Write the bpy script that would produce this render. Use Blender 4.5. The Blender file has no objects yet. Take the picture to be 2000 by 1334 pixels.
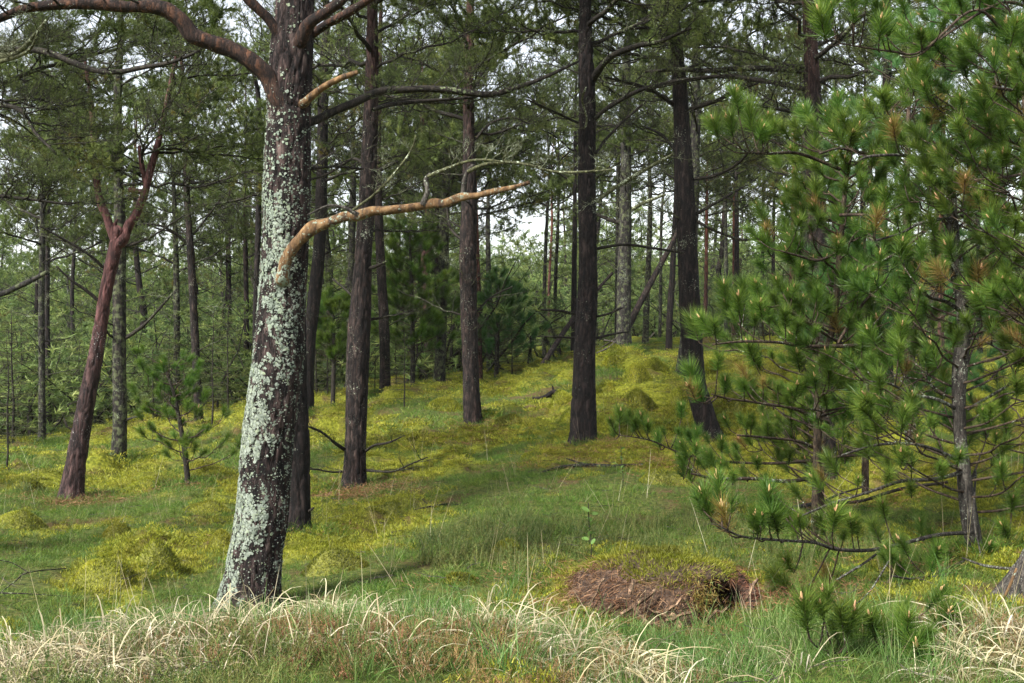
import bpy, math, random
import numpy as np
from mathutils import Vector, Matrix, Euler

random.seed(7); RS = np.random.RandomState(11)
D2R = math.radians
scene = bpy.context.scene
COL = scene.collection

# ------------------------------------------------------------------ camera, sky, sun, exposure
EYE = 1.6
FPX = 2222.22                      # focal length in photograph pixels (2000 wide)
PITCH = math.atan((667 - 620) / FPX)
cam = bpy.data.cameras.new('camera'); cam_o = bpy.data.objects.new('camera', cam); COL.objects.link(cam_o)
cam.lens = 40.0; cam.sensor_width = 36.0; cam.clip_start = 0.05; cam.clip_end = 2000
cam_o.location = (0, 0, EYE); cam_o.rotation_euler = (math.pi / 2 - PITCH, 0, 0)
scene.camera = cam_o

SUN_EL, SUN_AZ = D2R(44), D2R(-135)      # azimuth measured clockwise from +Y (view direction)
w = bpy.data.worlds.new('World'); scene.world = w; w.use_nodes = True
nt = w.node_tree; nt.nodes.clear()
sky = nt.nodes.new('ShaderNodeTexSky'); sky.sky_type = 'NISHITA'; sky.sun_disc = False
sky.sun_elevation = SUN_EL; sky.sun_rotation = SUN_AZ % (2 * math.pi); sky.air_density = 1.0; sky.dust_density = 1.0
hs = nt.nodes.new('ShaderNodeHueSaturation'); hs.inputs['Saturation'].default_value = 0.3; hs.inputs['Value'].default_value = 1.0
bg = nt.nodes.new('ShaderNodeBackground'); bg.inputs['Strength'].default_value = 0.11
wo = nt.nodes.new('ShaderNodeOutputWorld')
nt.links.new(sky.outputs[0], hs.inputs['Color']); nt.links.new(hs.outputs[0], bg.inputs[0]); nt.links.new(bg.outputs[0], wo.inputs[0])

sl = bpy.data.lights.new('sun', 'SUN'); sl.energy = 3.6; sl.angle = D2R(12); sl.color = (1.0, 0.97, 0.92)
so = bpy.data.objects.new('sun', sl); COL.objects.link(so)
sd = Vector((math.sin(SUN_AZ) * math.cos(SUN_EL), math.cos(SUN_AZ) * math.cos(SUN_EL), math.sin(SUN_EL)))
so.rotation_euler = sd.to_track_quat('Z', 'Y').to_euler()
scene.view_settings.view_transform = 'Standard'; scene.view_settings.look = 'None'
scene.view_settings.exposure = 1.5; scene.view_settings.gamma = 1.0
try: scene.view_settings.use_curve_mapping = False
except Exception: pass
scene.cycles.max_bounces = 5; scene.cycles.diffuse_bounces = 4; scene.cycles.glossy_bounces = 1
scene.cycles.transmission_bounces = 3; scene.cycles.transparent_max_bounces = 4

# ------------------------------------------------------------------ picture -> place
CP, SP = math.cos(PITCH), math.sin(PITCH)
def P(px, py, d):
    "point at depth d metres (world Y) seen at photograph pixel px, py"
    x = (px - 1000) / FPX; z = -(py - 667) / FPX
    yy = CP + z * SP; zz = -SP + z * CP
    s = d / yy
    return np.array([x * s, d, EYE + zz * s])
def px2m(wpx, d): return wpx / FPX * d

# ------------------------------------------------------------------ noise
_perm = RS.permutation(4096); _val = RS.rand(4096) * 2 - 1
def _h(ix, iy, iz):
    a = _perm[(ix * 1) & 4095]; b = _perm[(a + iy) & 4095]; return _val[_perm[(b + iz) & 4095]]
def noise3(x, y, z):
    x, y, z = np.broadcast_arrays(np.asarray(x, float), np.asarray(y, float), np.asarray(z, float))
    ix, iy, iz = np.floor(x).astype(int), np.floor(y).astype(int), np.floor(z).astype(int)
    fx, fy, fz = x - ix, y - iy, z - iz
    ux, uy, uz = fx * fx * (3 - 2 * fx), fy * fy * (3 - 2 * fy), fz * fz * (3 - 2 * fz)
    r = 0
    for dx in (0, 1):
        for dy in (0, 1):
            for dz in (0, 1):
                r = r + _h(ix + dx, iy + dy, iz + dz) * (ux if dx else 1 - ux) * (uy if dy else 1 - uy) * (uz if dz else 1 - uz)
    return r
def fbm(x, y, z=0.0, o=4):
    s = 0; a = 1; t = 0
    for i in range(o):
        s = s + a * noise3(np.asarray(x) * 2 ** i + 17.3 * i, np.asarray(y) * 2 ** i + 5.1 * i, np.asarray(z) * 2 ** i + 9.7 * i); t += a; a *= .5
    return s / t
def domes(x, y, cell, seed=0):
    "rounded cushions: distance field to jittered points"
    x = np.asarray(x) / cell; y = np.asarray(y) / cell
    ix, iy = np.floor(x).astype(int), np.floor(y).astype(int); best = np.full(x.shape, -1.0)
    for dx in (-1, 0, 1):
        for dy in (-1, 0, 1):
            cx = ix + dx; cy = iy + dy
            jx = cx + .5 + .45 * _h(cx, cy, np.full_like(cx, seed + 3)); jy = cy + .5 + .45 * _h(cx, cy, np.full_like(cx, seed + 91))
            rr = .62 + .3 * _h(cx, cy, np.full_like(cx, seed + 7)); hh = .65 + .35 * _h(cx, cy, np.full_like(cx, seed + 23))
            best = np.maximum(best, hh * (1 - ((x - jx) ** 2 + (y - jy) ** 2) / rr ** 2))
    return np.clip(best, 0, 1) ** .7
def sstep(a, b, x):
    t = np.clip((np.asarray(x) - a) / (b - a), 0, 1); return t * t * (3 - 2 * t)

# ------------------------------------------------------------------ the lie of the land (thin plate through where things stand)
CTRL = [(485, 1195, 6.3), (580, 1055, 9), (690, 955, 12), (598, 815, 20), (751, 770, 22), (925, 838, 16), (860, 755, 24), (1140, 872, 13),
        (1385, 845, 14), (1330, 755, 20), (1220, 693, 22), (1305, 697, 28), (1262, 668, 34), (1064, 705, 30), (1615, 935, 12), (1545, 680, 28),
        (1905, 1088, 7), (135, 980, 12), (232, 910, 16), (387, 829, 20), (82, 868, 22), (483, 790, 28), (365, 948, 12.2), (788, 795, 18),
        (0, 1334, 4.3), (500, 1334, 4.2), (1000, 1334, 4.2), (1500, 1334, 4.3), (2000, 1334, 4.2), (0, 1200, 6.3), (2000, 1160, 5.8), (1300, 1200, 6.1),
        (1000, 1000, 9), (800, 1100, 7.3), (1500, 1000, 9), (1900, 900, 11), (1950, 770, 17), (1750, 725, 22), (1500, 712, 19), (1500, 800, 14.5),
        (1250, 745, 18.5), (1000, 748, 24), (50, 905, 15), (0, 1000, 10.5), (0, 775, 45), (300, 765, 40), (600, 745, 40), (900, 705, 42), (1100, 684, 42),
        (1300, 668, 45), (1600, 665, 48), (1900, 668, 48), (0, 650, 150), (1000, 630, 150), (2000, 630, 150)]
def uv_of(x, y):
    r = np.sqrt(np.asarray(x) ** 2 + np.asarray(y) ** 2); a = np.arctan2(x, y)
    return np.clip(a, -.75, .75) * 3.0, np.log(np.clip(r, 3.0, 160))
_c = np.array([P(*c) for c in CTRL]); _u, _v = uv_of(_c[:, 0], _c[:, 1])
def _tps(r2): return np.where(r2 > 1e-12, .5 * r2 * np.log(r2 + 1e-12), 0)
_K = _tps((_u[:, None] - _u[None]) ** 2 + (_v[:, None] - _v[None]) ** 2) + np.eye(len(_u)) * 2e-3
_Pm = np.stack([np.ones_like(_u), _u, _v], 1); _n = len(_u)
_A = np.zeros((_n + 3, _n + 3)); _A[:_n, :_n] = _K; _A[:_n, _n:] = _Pm; _A[_n:, :_n] = _Pm.T
_sol = np.linalg.solve(_A, np.concatenate([_c[:, 2], [0, 0, 0]]))
def base_z(x, y):
    x = np.atleast_1d(np.asarray(x, float)); y = np.atleast_1d(np.asarray(y, float))
    u, v = uv_of(x, y); z = np.full(u.shape, _sol[_n]) + _sol[_n + 1] * u + _sol[_n + 2] * v
    for i in range(_n): z = z + _sol[i] * _tps((u - _u[i]) ** 2 + (v - _v[i]) ** 2)
    a = np.abs(np.arctan2(x, y)); return z * (1 - sstep(.9, 3.0, a))
def moss_mask(x, y):
    x = np.asarray(x, float); y = np.asarray(y, float)
    n = fbm(x * .8, y * .6, 3.3, 4) + .30 * fbm(x * 3.1, y * 2.4, 8.1, 3)
    hill = sstep(10.5, 12.5, y) * (1 - sstep(24, 30, y)) * sstep(-1.2, .8, x - (y - 12) * .02)
    left = sstep(6.5, 8, y) * (1 - sstep(14, 20, y)) * (1 - sstep(-1.6, -.2, x)) * .15
    near = 1 - sstep(5.2, 6.6, y)
    band = sstep(7.4, 8.5, y) * (1 - sstep(10.5, 12, y)) * sstep(-1.0, .5, x)
    return sstep(-.16, .24, n * 1.25 + .34 * hill + left * .0 - .42 * near - .18 * band - .0)
def ground_z(x, y):
    x = np.atleast_1d(np.asarray(x, float)); y = np.atleast_1d(np.asarray(y, float))
    r = np.hypot(x, y); m = moss_mask(x, y)
    h = m * (.27 * domes(x, y, 1.05, 1) + .11 * domes(x + 3, y, .46, 5) - .17) + .035 * fbm(x * .9, y * .9, 1.0, 3)
    h = h + .012 * fbm(x * 6, y * 6, 2.0, 2) * (r < 30) + .26 * m * sstep(11, 15, y) * (domes(x, y, 1.7, 9) - .35) + .06 * m * sstep(11, 15, y) * domes(x, y, .7, 12)
    for (hx, hy, hr, hh) in HUMPS: h = h + hh * np.exp(-((x - hx) ** 2 + ((y - hy) * 1.0) ** 2) / hr ** 2)
    return base_z(x, y) + h * sstep(1.2, 3, r)
HUMPS = []
# tussocky rise in the foreground where the straw grass and heather grow
for (px, py, d, r, h) in [(450, 1290, 4.6, .75, .10), (800, 1290, 4.5, .8, .10), (170, 1330, 4.3, .6, .05), (1950, 1250, 4.7, .4, .12)]:
    q = P(px, py, d); HUMPS.append((q[0], q[1], r * .8, h * .8))
def on_ground(px, py):
    "march the viewing ray until it meets the ground"
    dirv = P(px, py, 1.0) - np.array([0, 0, EYE]); t = np.arange(2.5, 120, .05)
    pts = np.array([0, 0, EYE]) + t[:, None] * dirv; g = ground_z(pts[:, 0], pts[:, 1]); k = np.argmax(pts[:, 2] < g)
    return pts[k] if pts[k, 2] < g[k] else pts[-1]

# ------------------------------------------------------------------ mesh helpers
class MB:
    "collects triangles and quads, one material index and tint per face"
    def __init__(s): s.v = []; s.t = []; s.q = []; s.tm = []; s.qm = []; s.n = 0; s.tint = []
    def add(s, v, tris=None, quads=None, mi=0, tint=0.5):
        v = np.asarray(v, float).reshape(-1, 3); s.v.append(v)
        s.tint.append(np.full(len(v), tint) if np.isscalar(tint) else np.asarray(tint, float))
        if tris is not None and len(tris): tris = np.asarray(tris, int); s.t.append(tris + s.n); s.tm.append(np.full(len(tris), mi))
        if quads is not None and len(quads): quads = np.asarray(quads, int); s.q.append(quads + s.n); s.qm.append(np.full(len(quads), mi))
        s.n += len(v)
    def mesh(s, name, mats, smooth=True):
        me = bpy.data.meshes.new(name); v = np.concatenate(s.v) if s.v else np.zeros((0, 3))
        t = np.concatenate(s.t) if s.t else np.zeros((0, 3), int); q = np.concatenate(s.q) if s.q else np.zeros((0, 4), int)
        me.vertices.add(len(v)); me.vertices.foreach_set('co', v.astype(np.float32).ravel())
        nl = len(t) * 3 + len(q) * 4; me.loops.add(nl); me.loops.foreach_set('vertex_index', np.concatenate([t.ravel(), q.ravel()]).astype(np.int32))
        me.polygons.add(len(t) + len(q))
        ls = np.concatenate([np.arange(len(t)) * 3, len(t) * 3 + np.arange(len(q)) * 4]).astype(np.int32)
        me.polygons.foreach_set('loop_start', ls)
        mi = np.concatenate([np.concatenate(s.tm) if s.tm else np.zeros(0, int), np.concatenate(s.qm) if s.qm else np.zeros(0, int)]).astype(np.int32)
        for m in (mats if isinstance(mats, (list, tuple)) else [mats]): me.materials.append(m)
        me.polygons.foreach_set('material_index', mi)
        me.polygons.foreach_set('use_smooth', np.full(len(mi), bool(smooth)))
        a = me.attributes.new('tint', 'FLOAT', 'POINT'); a.data.foreach_set('value', np.concatenate(s.tint).astype(np.float32))
        me.update(calc_edges=True); return me
def norm(v): v = np.asarray(v, float); return v / (np.linalg.norm(v, axis=-1, keepdims=True) + 1e-12)
def frames(pts):
    T = norm(np.gradient(pts, axis=0)); ref = np.array([.31, .95, .05]) if abs(norm(T.mean(0))[1]) < .85 else np.array([1., 0, .1])
    N = norm(np.cross(T, ref)); B = np.cross(T, N); return T, N, B
def tube(mb, pts, rad, sides=5, mi=0, tint=0.5, cap=True, disp=None):
    pts = np.asarray(pts, float); n = len(pts); rad = np.broadcast_to(np.asarray(rad, float), (n,))
    T, N, B = frames(pts); a = np.linspace(0, 2 * math.pi, sides, endpoint=False); ca, sa = np.cos(a), np.sin(a)
    dirs = N[:, None, :] * ca[None, :, None] + B[:, None, :] * sa[None, :, None]
    r = np.repeat(rad[:, None], sides, 1)
    if disp is not None: r = r + disp(pts, dirs, r)
    v = pts[:, None, :] + dirs * r[:, :, None]
    i = np.arange(n - 1)[:, None] * sides; j = np.arange(sides)[None]; j2 = (j + 1) % sides
    quads = np.stack([i + j, i + j2, i + j2 + sides, i + j + sides], -1).reshape(-1, 4)
    vv = v.reshape(-1, 3); tris = None
    if cap:
        vv = np.concatenate([vv, [pts[-1] + T[-1] * rad[-1] * .4]]); k = len(vv) - 1; b = (n - 1) * sides
        tris = [(b + q, b + (q + 1) % sides, k) for q in range(sides)]
    mb.add(vv, tris, quads, mi, tint)
    return v
def spline(ctrl, step):
    "Catmull-Rom through rows (x,y,z,w..), resampled at about step metres"
    c = np.asarray(ctrl, float)
    if len(c) == 2: c = np.array([c[0], (c[0] + c[1]) / 2, c[1]])
    c = np.vstack([2 * c[0] - c[1], c, 2 * c[-1] - c[-2]]); out = []
    for i in range(1, len(c) - 2):
        L = np.linalg.norm(c[i + 1, :3] - c[i, :3]); k = max(2, int(L / step)); t = np.linspace(0, 1, k, endpoint=False)[:, None]
        out.append(.5 * (2 * c[i] + (c[i + 1] - c[i - 1]) * t + (2 * c[i - 1] - 5 * c[i] + 4 * c[i + 1] - c[i + 2]) * t ** 2 + (3 * c[i] - c[i - 1] - 3 * c[i + 1] + c[i + 2]) * t ** 3))
    out.append(c[-2][None]); return np.vstack(out)
def blades(mb, base, dirv, length, width, droop=0.0, segs=2, mi=0, tint=None, side=None, gravity=(0, 0, -1)):
    "many tapering blades at once: base (n,3) dirv (n,3) length (n) width (n)"
    base = np.asarray(base, float); n = len(base); dirv = norm(dirv); length = np.broadcast_to(length, (n,)); width = np.broadcast_to(width, (n,))
    droop = np.broadcast_to(droop, (n,)); side = norm(RS.normal(size=(n, 3))) if side is None else side
    side = norm(np.cross(dirv, side)); g = np.array(gravity, float); rows = []
    for k in range(segs + 1):
        t = k / segs; c = base + dirv * (length * t)[:, None] + g * (droop * length * t * t)[:, None]
        if k == segs: rows.append(c[:, None, :])
        else:
            wv = side * (width * (1 - .55 * t) * .5)[:, None]; rows.append(np.stack([c - wv, c + wv], 1))
    v = np.concatenate(rows, 1); m = 2 * segs + 1; o = (np.arange(n) * m)[:, None]
    tr = []
    for k in range(segs - 1): a = 2 * k; tr += [[a, a + 1, a + 3], [a, a + 3, a + 2]]
    a = 2 * (segs - 1); tr += [[a, a + 1, a + 2]]
    tr = np.array(tr); tris = (o[:, :, None] + tr[None]).reshape(-1, 3)
    tt = np.repeat(np.asarray(tint) if tint is not None else RS.rand(n), m); mb.add(v.reshape(-1, 3), tris, None, mi, tt)

def link(name, me, parent=None, loc=None):
    o = bpy.data.objects.new(name, me); COL.objects.link(o)
    if parent is not None: o.parent = parent
    if loc is not None: o.location = loc
    return o
def tag(o, label=None, cat=None, group=None, kind=None):
    if label: o['label'] = label
    if cat: o['category'] = cat
    if group: o['group'] = group
    if kind: o['kind'] = kind
    return o
def empty(name, loc, rz=0):
    o = bpy.data.objects.new(name, None); COL.objects.link(o); o.location = loc; o.rotation_euler = (0, 0, rz); o.empty_display_size = .2; return o

# ------------------------------------------------------------------ materials
def newmat(name):
    m = bpy.data.materials.new(name); m.use_nodes = True; t = m.node_tree; t.nodes.clear()
    out = t.nodes.new('ShaderNodeOutputMaterial'); return m, t, out
def N(t, typ, **kw):
    n = t.nodes.new(typ)
    for k, v in kw.items():
        if k in n.inputs.keys(): n.inputs[k].default_value = v
        else: setattr(n, k, v)
    return n
def ramp(t, fac, stops):
    r = t.nodes.new('ShaderNodeValToRGB'); e = r.color_ramp.elements
    while len(e) < len(stops): e.new(.5)
    for i, (p, c) in enumerate(stops): e[i].position = p; e[i].color = (*c, 1) if len(c) == 3 else c
    t.links.new(fac, r.inputs[0]); return r.outputs[0]
def mixc(t, fac, a, b, mode='MIX'):
    m = t.nodes.new('ShaderNodeMix'); m.data_type = 'RGBA'; m.blend_type = mode
    for s, v in ((m.inputs[0], fac), (m.inputs[6], a), (m.inputs[7], b)):
        if hasattr(v, 'links') or isinstance(v, bpy.types.NodeSocket): t.links.new(v, s)
        elif isinstance(v, (int, float)): s.default_value = v
        else: s.default_value = (*v, 1)
    return m.outputs[2]
def leaf_mat(name, stops, transl=.35, var=.25, rough=.55, patch=0.0, patch_col=(.3, .12, .02), pscale=1.2, pthr=.62):
    "needles, blades, moss: colour from the per-blade tint, shifted a little per object"
    m, t, out = newmat(name); at = N(t, 'ShaderNodeAttribute', attribute_name='tint'); c = ramp(t, at.outputs['Fac'], stops)
    oi = N(t, 'ShaderNodeObjectInfo'); hsv = N(t, 'ShaderNodeHueSaturation')
    mr = N(t, 'ShaderNodeMapRange'); t.links.new(oi.outputs['Random'], mr.inputs[0]); mr.inputs[3].default_value = 1 - var; mr.inputs[4].default_value = 1 + var
    t.links.new(mr.outputs[0], hsv.inputs['Value'])
    geo = N(t, 'ShaderNodeNewGeometry'); nz = N(t, 'ShaderNodeTexNoise'); nz.inputs['Scale'].default_value = pscale; nz.inputs['Detail'].default_value = 3
    t.links.new(geo.outputs['Position'], nz.inputs['Vector'])
    if patch > 0:
        mr2 = N(t, 'ShaderNodeMapRange'); t.links.new(nz.outputs[0], mr2.inputs[0]); mr2.inputs[1].default_value = pthr; mr2.inputs[2].default_value = pthr + .1; mr2.inputs[4].default_value = patch
        c = mixc(t, mr2.outputs[0], c, patch_col)
    mr3 = N(t, 'ShaderNodeMapRange'); t.links.new(nz.outputs[0], mr3.inputs[0]); mr3.inputs[1].default_value = .3; mr3.inputs[2].default_value = .7; mr3.inputs[3].default_value = .48; mr3.inputs[4].default_value = .52
    t.links.new(mr3.outputs[0], hsv.inputs['Hue'])
    t.links.new(c, hsv.inputs['Color'])
    b = N(t, 'ShaderNodeBsdfPrincipled'); b.inputs['Roughness'].default_value = rough; b.inputs['Specular IOR Level'].default_value = .3
    t.links.new(hsv.outputs[0], b.inputs['Base Color']); tr = N(t, 'ShaderNodeBsdfTranslucent'); t.links.new(hsv.outputs[0], tr.inputs[0])
    mx = N(t, 'ShaderNodeMixShader'); mx.inputs[0].default_value = transl
    t.links.new(b.outputs[0], mx.inputs[1]); t.links.new(tr.outputs[0], mx.inputs[2]); t.links.new(mx.outputs[0], out.inputs[0]); return m
def bark_mat(name, dark, mid, light, lichen=0.0, lcol=(.42, .47, .38), scale=1.0, top=None, topz=(3.0, 6.0), moss=0.0, bump=.6, crk=1.0):
    m, t, out = newmat(name); tc = N(t, 'ShaderNodeTexCoord'); mp = N(t, 'ShaderNodeMapping'); mp.inputs['Scale'].default_value = (1, 1, .26)
    t.links.new(tc.outputs['Object'], mp.inputs['Vector'])
    n1 = N(t, 'ShaderNodeTexNoise'); n1.inputs['Scale'].default_value = 26 * scale; n1.inputs['Detail'].default_value = 6; n1.inputs['Roughness'].default_value = .65
    vo = N(t, 'ShaderNodeTexVoronoi', feature='DISTANCE_TO_EDGE'); vo.inputs['Scale'].default_value = 19 * scale
    n0 = N(t, 'ShaderNodeTexNoise'); n0.inputs['Scale'].default_value = 9 * scale
    t.links.new(mp.outputs[0], n1.inputs['Vector'])
    dm = N(t, 'ShaderNodeVectorMath', operation='MULTIPLY_ADD'); t.links.new(n1.outputs['Color'], dm.inputs[0]); dm.inputs[1].default_value = (.13, .13, .13); t.links.new(mp.outputs[0], dm.inputs[2])
    t.links.new(dm.outputs[0], vo.inputs['Vector']); t.links.new(tc.outputs['Object'], n0.inputs['Vector'])
    c = ramp(t, n1.outputs[0], [(.36, dark), (.5, mid), (.66, light)])
    crack = ramp(t, vo.outputs['Distance'], [(0, (.12, .12, .12)), (.10, (.7, .7, .7)), (.3, (1.15, 1.15, 1.15))])
    c = mixc(t, crk, c, crack, 'MULTIPLY')
    at = N(t, 'ShaderNodeAttribute', attribute_name='tint')
    if top is not None:
        sx = N(t, 'ShaderNodeSeparateXYZ'); t.links.new(tc.outputs['Object'], sx.inputs[0])
        mr = N(t, 'ShaderNodeMapRange', interpolation_type='SMOOTHSTEP'); mr.inputs[1].default_value = topz[0]; mr.inputs[2].default_value = topz[1]; t.links.new(sx.outputs[2], mr.inputs[0])
        n4 = N(t, 'ShaderNodeTexNoise'); n4.inputs['Scale'].default_value = 5; t.links.new(mp.outputs[0], n4.inputs['Vector'])
        ad = N(t, 'ShaderNodeMath', operation='MULTIPLY_ADD'); t.links.new(n4.outputs[0], ad.inputs[0]); ad.inputs[1].default_value = .8; 
        sb = N(t, 'ShaderNodeMath', operation='SUBTRACT'); t.links.new(mr.outputs[0], sb.inputs[0]); sb.inputs[1].default_value = .4; t.links.new(sb.outputs[0], ad.inputs[2]); ad.use_clamp = True
        tcx = mixc(t, ramp(t, n1.outputs[0], [(.35, (0, 0, 0)), (.65, (1, 1, 1))]), [x * .35 for x in top], [min(1, x * 1.7) for x in top]); tcx = mixc(t, .6, tcx, crack, 'MULTIPLY'); c = mixc(t, ad.outputs[0], c, tcx)
    if moss > 0:
        n6 = N(t, 'ShaderNodeTexNoise'); n6.inputs['Scale'].default_value = 14; n6.inputs['Detail'].default_value = 4; t.links.new(tc.outputs['Object'], n6.inputs['Vector'])
        mr = N(t, 'ShaderNodeMapRange'); t.links.new(n6.outputs[0], mr.inputs[0]); mr.inputs[1].default_value = .62 - moss * .25; mr.inputs[2].default_value = .72 - moss * .2
        c = mixc(t, mr.outputs[0], c, (.075, .085, .04))
    if lichen > 0:
        n5 = N(t, 'ShaderNodeTexNoise'); n5.inputs['Scale'].default_value = 3.2; t.links.new(tc.outputs['Object'], n5.inputs['Vector'])
        n7 = N(t, 'ShaderNodeTexNoise'); n7.inputs['Scale'].default_value = 55; n7.inputs['Detail'].default_value = 4; n7.inputs['Roughness'].default_value = .7; t.links.new(tc.outputs['Object'], n7.inputs['Vector'])
        ad = N(t, 'ShaderNodeMath', operation='MULTIPLY_ADD'); t.links.new(n5.outputs[0], ad.inputs[0]); ad.inputs[1].default_value = .55; t.links.new(n7.outputs[0], ad.inputs[2])
        mr = N(t, 'ShaderNodeMapRange'); t.links.new(ad.outputs[0], mr.inputs[0]); mr.inputs[1].default_value = .99 - .22 * lichen; mr.inputs[2].default_value = 1.02 - .22 * lichen
        c = mixc(t, mr.outputs[0], c, lcol)
    b = N(t, 'ShaderNodeBsdfPrincipled'); b.inputs['Roughness'].default_value = .85; b.inputs['Specular IOR Level'].default_value = .3; t.links.new(c, b.inputs['Base Color'])
    hh = N(t, 'ShaderNodeMath', operation='MULTIPLY_ADD'); t.links.new(crack, hh.inputs[0]); hh.inputs[1].default_value = .7 * crk; t.links.new(n1.outputs[0], hh.inputs[2])
    bp = N(t, 'ShaderNodeBump'); bp.inputs['Strength'].default_value = bump; bp.inputs['Distance'].default_value = .012; t.links.new(hh.outputs[0], bp.inputs['Height']); t.links.new(bp.outputs[0], b.inputs['Normal'])
    t.links.new(b.outputs[0], out.inputs[0]); return m

BARK = dict(
    main=bark_mat('bark_plum_brown', (0.00744, 0.00496, 0.00434), (0.03224, 0.0186, 0.01612), (0.1054, 0.0744, 0.0651), .12, scale=1.0, bump=.9),
    dark=bark_mat('bark_dark_brown', (0.005, 0.004, 0.0035), (0.016, 0.0105, 0.009), (0.0375, 0.026, 0.0225), .12, (.25, .27, .2)),
    brown=bark_mat('bark_red_brown', (0.0055, 0.00385, 0.0033), (0.0198, 0.01265, 0.01045), (0.0605, 0.04125, 0.033), .2, (.25, .27, .2), top=(.06, .024, .018), topz=(3.4, 7.0)),
    red=bark_mat('bark_red', (0.0275, 0.0121, 0.0099), (0.077, 0.033, 0.0275), (0.132, 0.066, 0.055), .1, (.35, .33, .3), top=(.13, .048, .03), topz=(1.2, 4), scale=.6, bump=.3),
    pink=bark_mat('bark_pinkish', (0.018, 0.0108, 0.0096), (0.045, 0.024, 0.0216), (0.096, 0.06, 0.054), .22, (.27, .27, .25), top=(.085, .035, .032), topz=(.9, 2.6), scale=.8, bump=.6),
    grey=bark_mat('bark_grey_lichened', (.009, .008, .007), (.028, .024, .02), (.07, .062, .053), .42, (.15, .17, .12), moss=.4),
    greend=bark_mat('bark_dark_mossy', (0.007, 0.0063, 0.0049), (0.021, 0.0168, 0.0126), (0.049, 0.0406, 0.0315), .3, (.2, .23, .15), moss=.55),
    limb=bark_mat('bark_limb', (0.0098, 0.0063, 0.0049), (0.0385, 0.021, 0.0154), (0.112, 0.049, 0.0245), .25, (.36, .4, .32), scale=1.3, bump=.6, crk=.85),
    orange=bark_mat('bark_peeled_orange', (.035, .022, .014), (.13, .072, .03), (.26, .16, .075), .62, (.22, .26, .20), scale=1.2, bump=.7, crk=.25),
    twig=bark_mat('bark_twig_dark', (0.0084, 0.007, 0.0049), (0.0245, 0.0189, 0.0133), (0.0525, 0.0434, 0.0315), .35, (.15, .18, .09), scale=2, bump=.2),
    mosstwig=bark_mat('bark_twig_lichen_green', (0.042, 0.042, 0.0175), (0.091, 0.0945, 0.0385), (0.168, 0.175, 0.098), .5, (.4, .45, .32), scale=2, bump=.2),
    pale=bark_mat('bark_pale_lichen', (0.024, 0.0198, 0.0168), (0.06, 0.051, 0.042), (0.12, 0.108, 0.09), .5, (.24, .26, .2), scale=1.6, bump=.4),
    young=bark_mat('bark_young', (0.021, 0.014, 0.0091), (0.063, 0.042, 0.0266), (0.119, 0.084, 0.056), .25, (.36, .4, .31), scale=2, bump=.3),
    dead=bark_mat('dead_wood', (0.0315, 0.0245, 0.0196), (0.084, 0.07, 0.0595), (0.182, 0.161, 0.14), .1, scale=2, bump=.3),
)
G = lambda k, *c: [(i / (len(c) - 1), tuple(x * k for x in q)) for i, q in enumerate(c)]
NEEDLE = dict(
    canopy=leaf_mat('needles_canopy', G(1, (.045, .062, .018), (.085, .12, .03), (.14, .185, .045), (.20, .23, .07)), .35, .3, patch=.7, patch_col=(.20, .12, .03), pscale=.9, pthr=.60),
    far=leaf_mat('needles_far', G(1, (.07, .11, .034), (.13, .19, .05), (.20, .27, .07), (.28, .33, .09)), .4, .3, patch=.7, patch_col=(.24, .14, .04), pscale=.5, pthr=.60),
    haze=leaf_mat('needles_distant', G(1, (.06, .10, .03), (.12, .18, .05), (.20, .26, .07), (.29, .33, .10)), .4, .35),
    young=leaf_mat('needles_young', G(1, (.022, .054, .009), (.056, .118, .015), (.11, .185, .026), (.22, .285, .055)), .35, .22, rough=.42),
    shade=leaf_mat('needles_bluegreen', G(1, (.022, .065, .018), (.045, .12, .03), (.08, .175, .042), (.14, .23, .065)), .35, .25, rough=.45),
    rust=leaf_mat('needles_rust', G(1, (.10, .055, .02), (.19, .11, .03), (.27, .20, .05), (.13, .19, .04)), .35, .2),
    olive=leaf_mat('needles_olive', G(1, (.04, .055, .018), (.08, .10, .03), (.12, .14, .045), (.17, .17, .06)), .3, .25, patch=.5, patch_col=(.22, .13, .04), pscale=2),
    bud=leaf_mat('bud_tan', G(1, (.45, .25, .12), (.6, .38, .2)), .1, .1),
)
GR = dict(
    moss=leaf_mat('moss_blades', G(1, (.055, .07, .008), (.17, .185, .013), (.29, .295, .024), (.41, .395, .06)), .3, .38, patch=.5, patch_col=(.16, .12, .03), pscale=2.3, pthr=.60),
    grass=leaf_mat('short_grass_blades', G(1, (.026, .068, .007), (.06, .135, .012), (.115, .20, .024), (.22, .26, .06)), .35, .3, patch=.5, patch_col=(.15, .14, .04), pscale=1.6, pthr=.58),
    straw=leaf_mat('straw_blades', G(1, (.22, .17, .08), (.40, .33, .19), (.52, .46, .30), (.60, .55, .42)), .3, .2),
    green=leaf_mat('green_blades', G(1, (.04, .10, .014), (.075, .165, .03), (.13, .22, .055), (.27, .31, .12)), .35, .25),
    heath=leaf_mat('heath_sprigs', G(1, (.04, .06, .018), (.06, .115, .022), (.10, .155, .035), (.17, .17, .05)), .2, .3),
    heathred=leaf_mat('heath_sprigs_russet', G(1, (.07, .11, .02), (.13, .15, .035), (.25, .13, .055), (.34, .19, .10)), .2, .3),
    peat=leaf_mat('peat_fibres', G(1, (.03, .014, .008), (.08, .035, .018), (.14, .065, .03), (.26, .15, .08)), .05, .2),
    litter=leaf_mat('needle_litter', G(1, (.09, .04, .018), (.17, .08, .035), (.27, .14, .06), (.36, .22, .11)), .1, .3),
)
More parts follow.
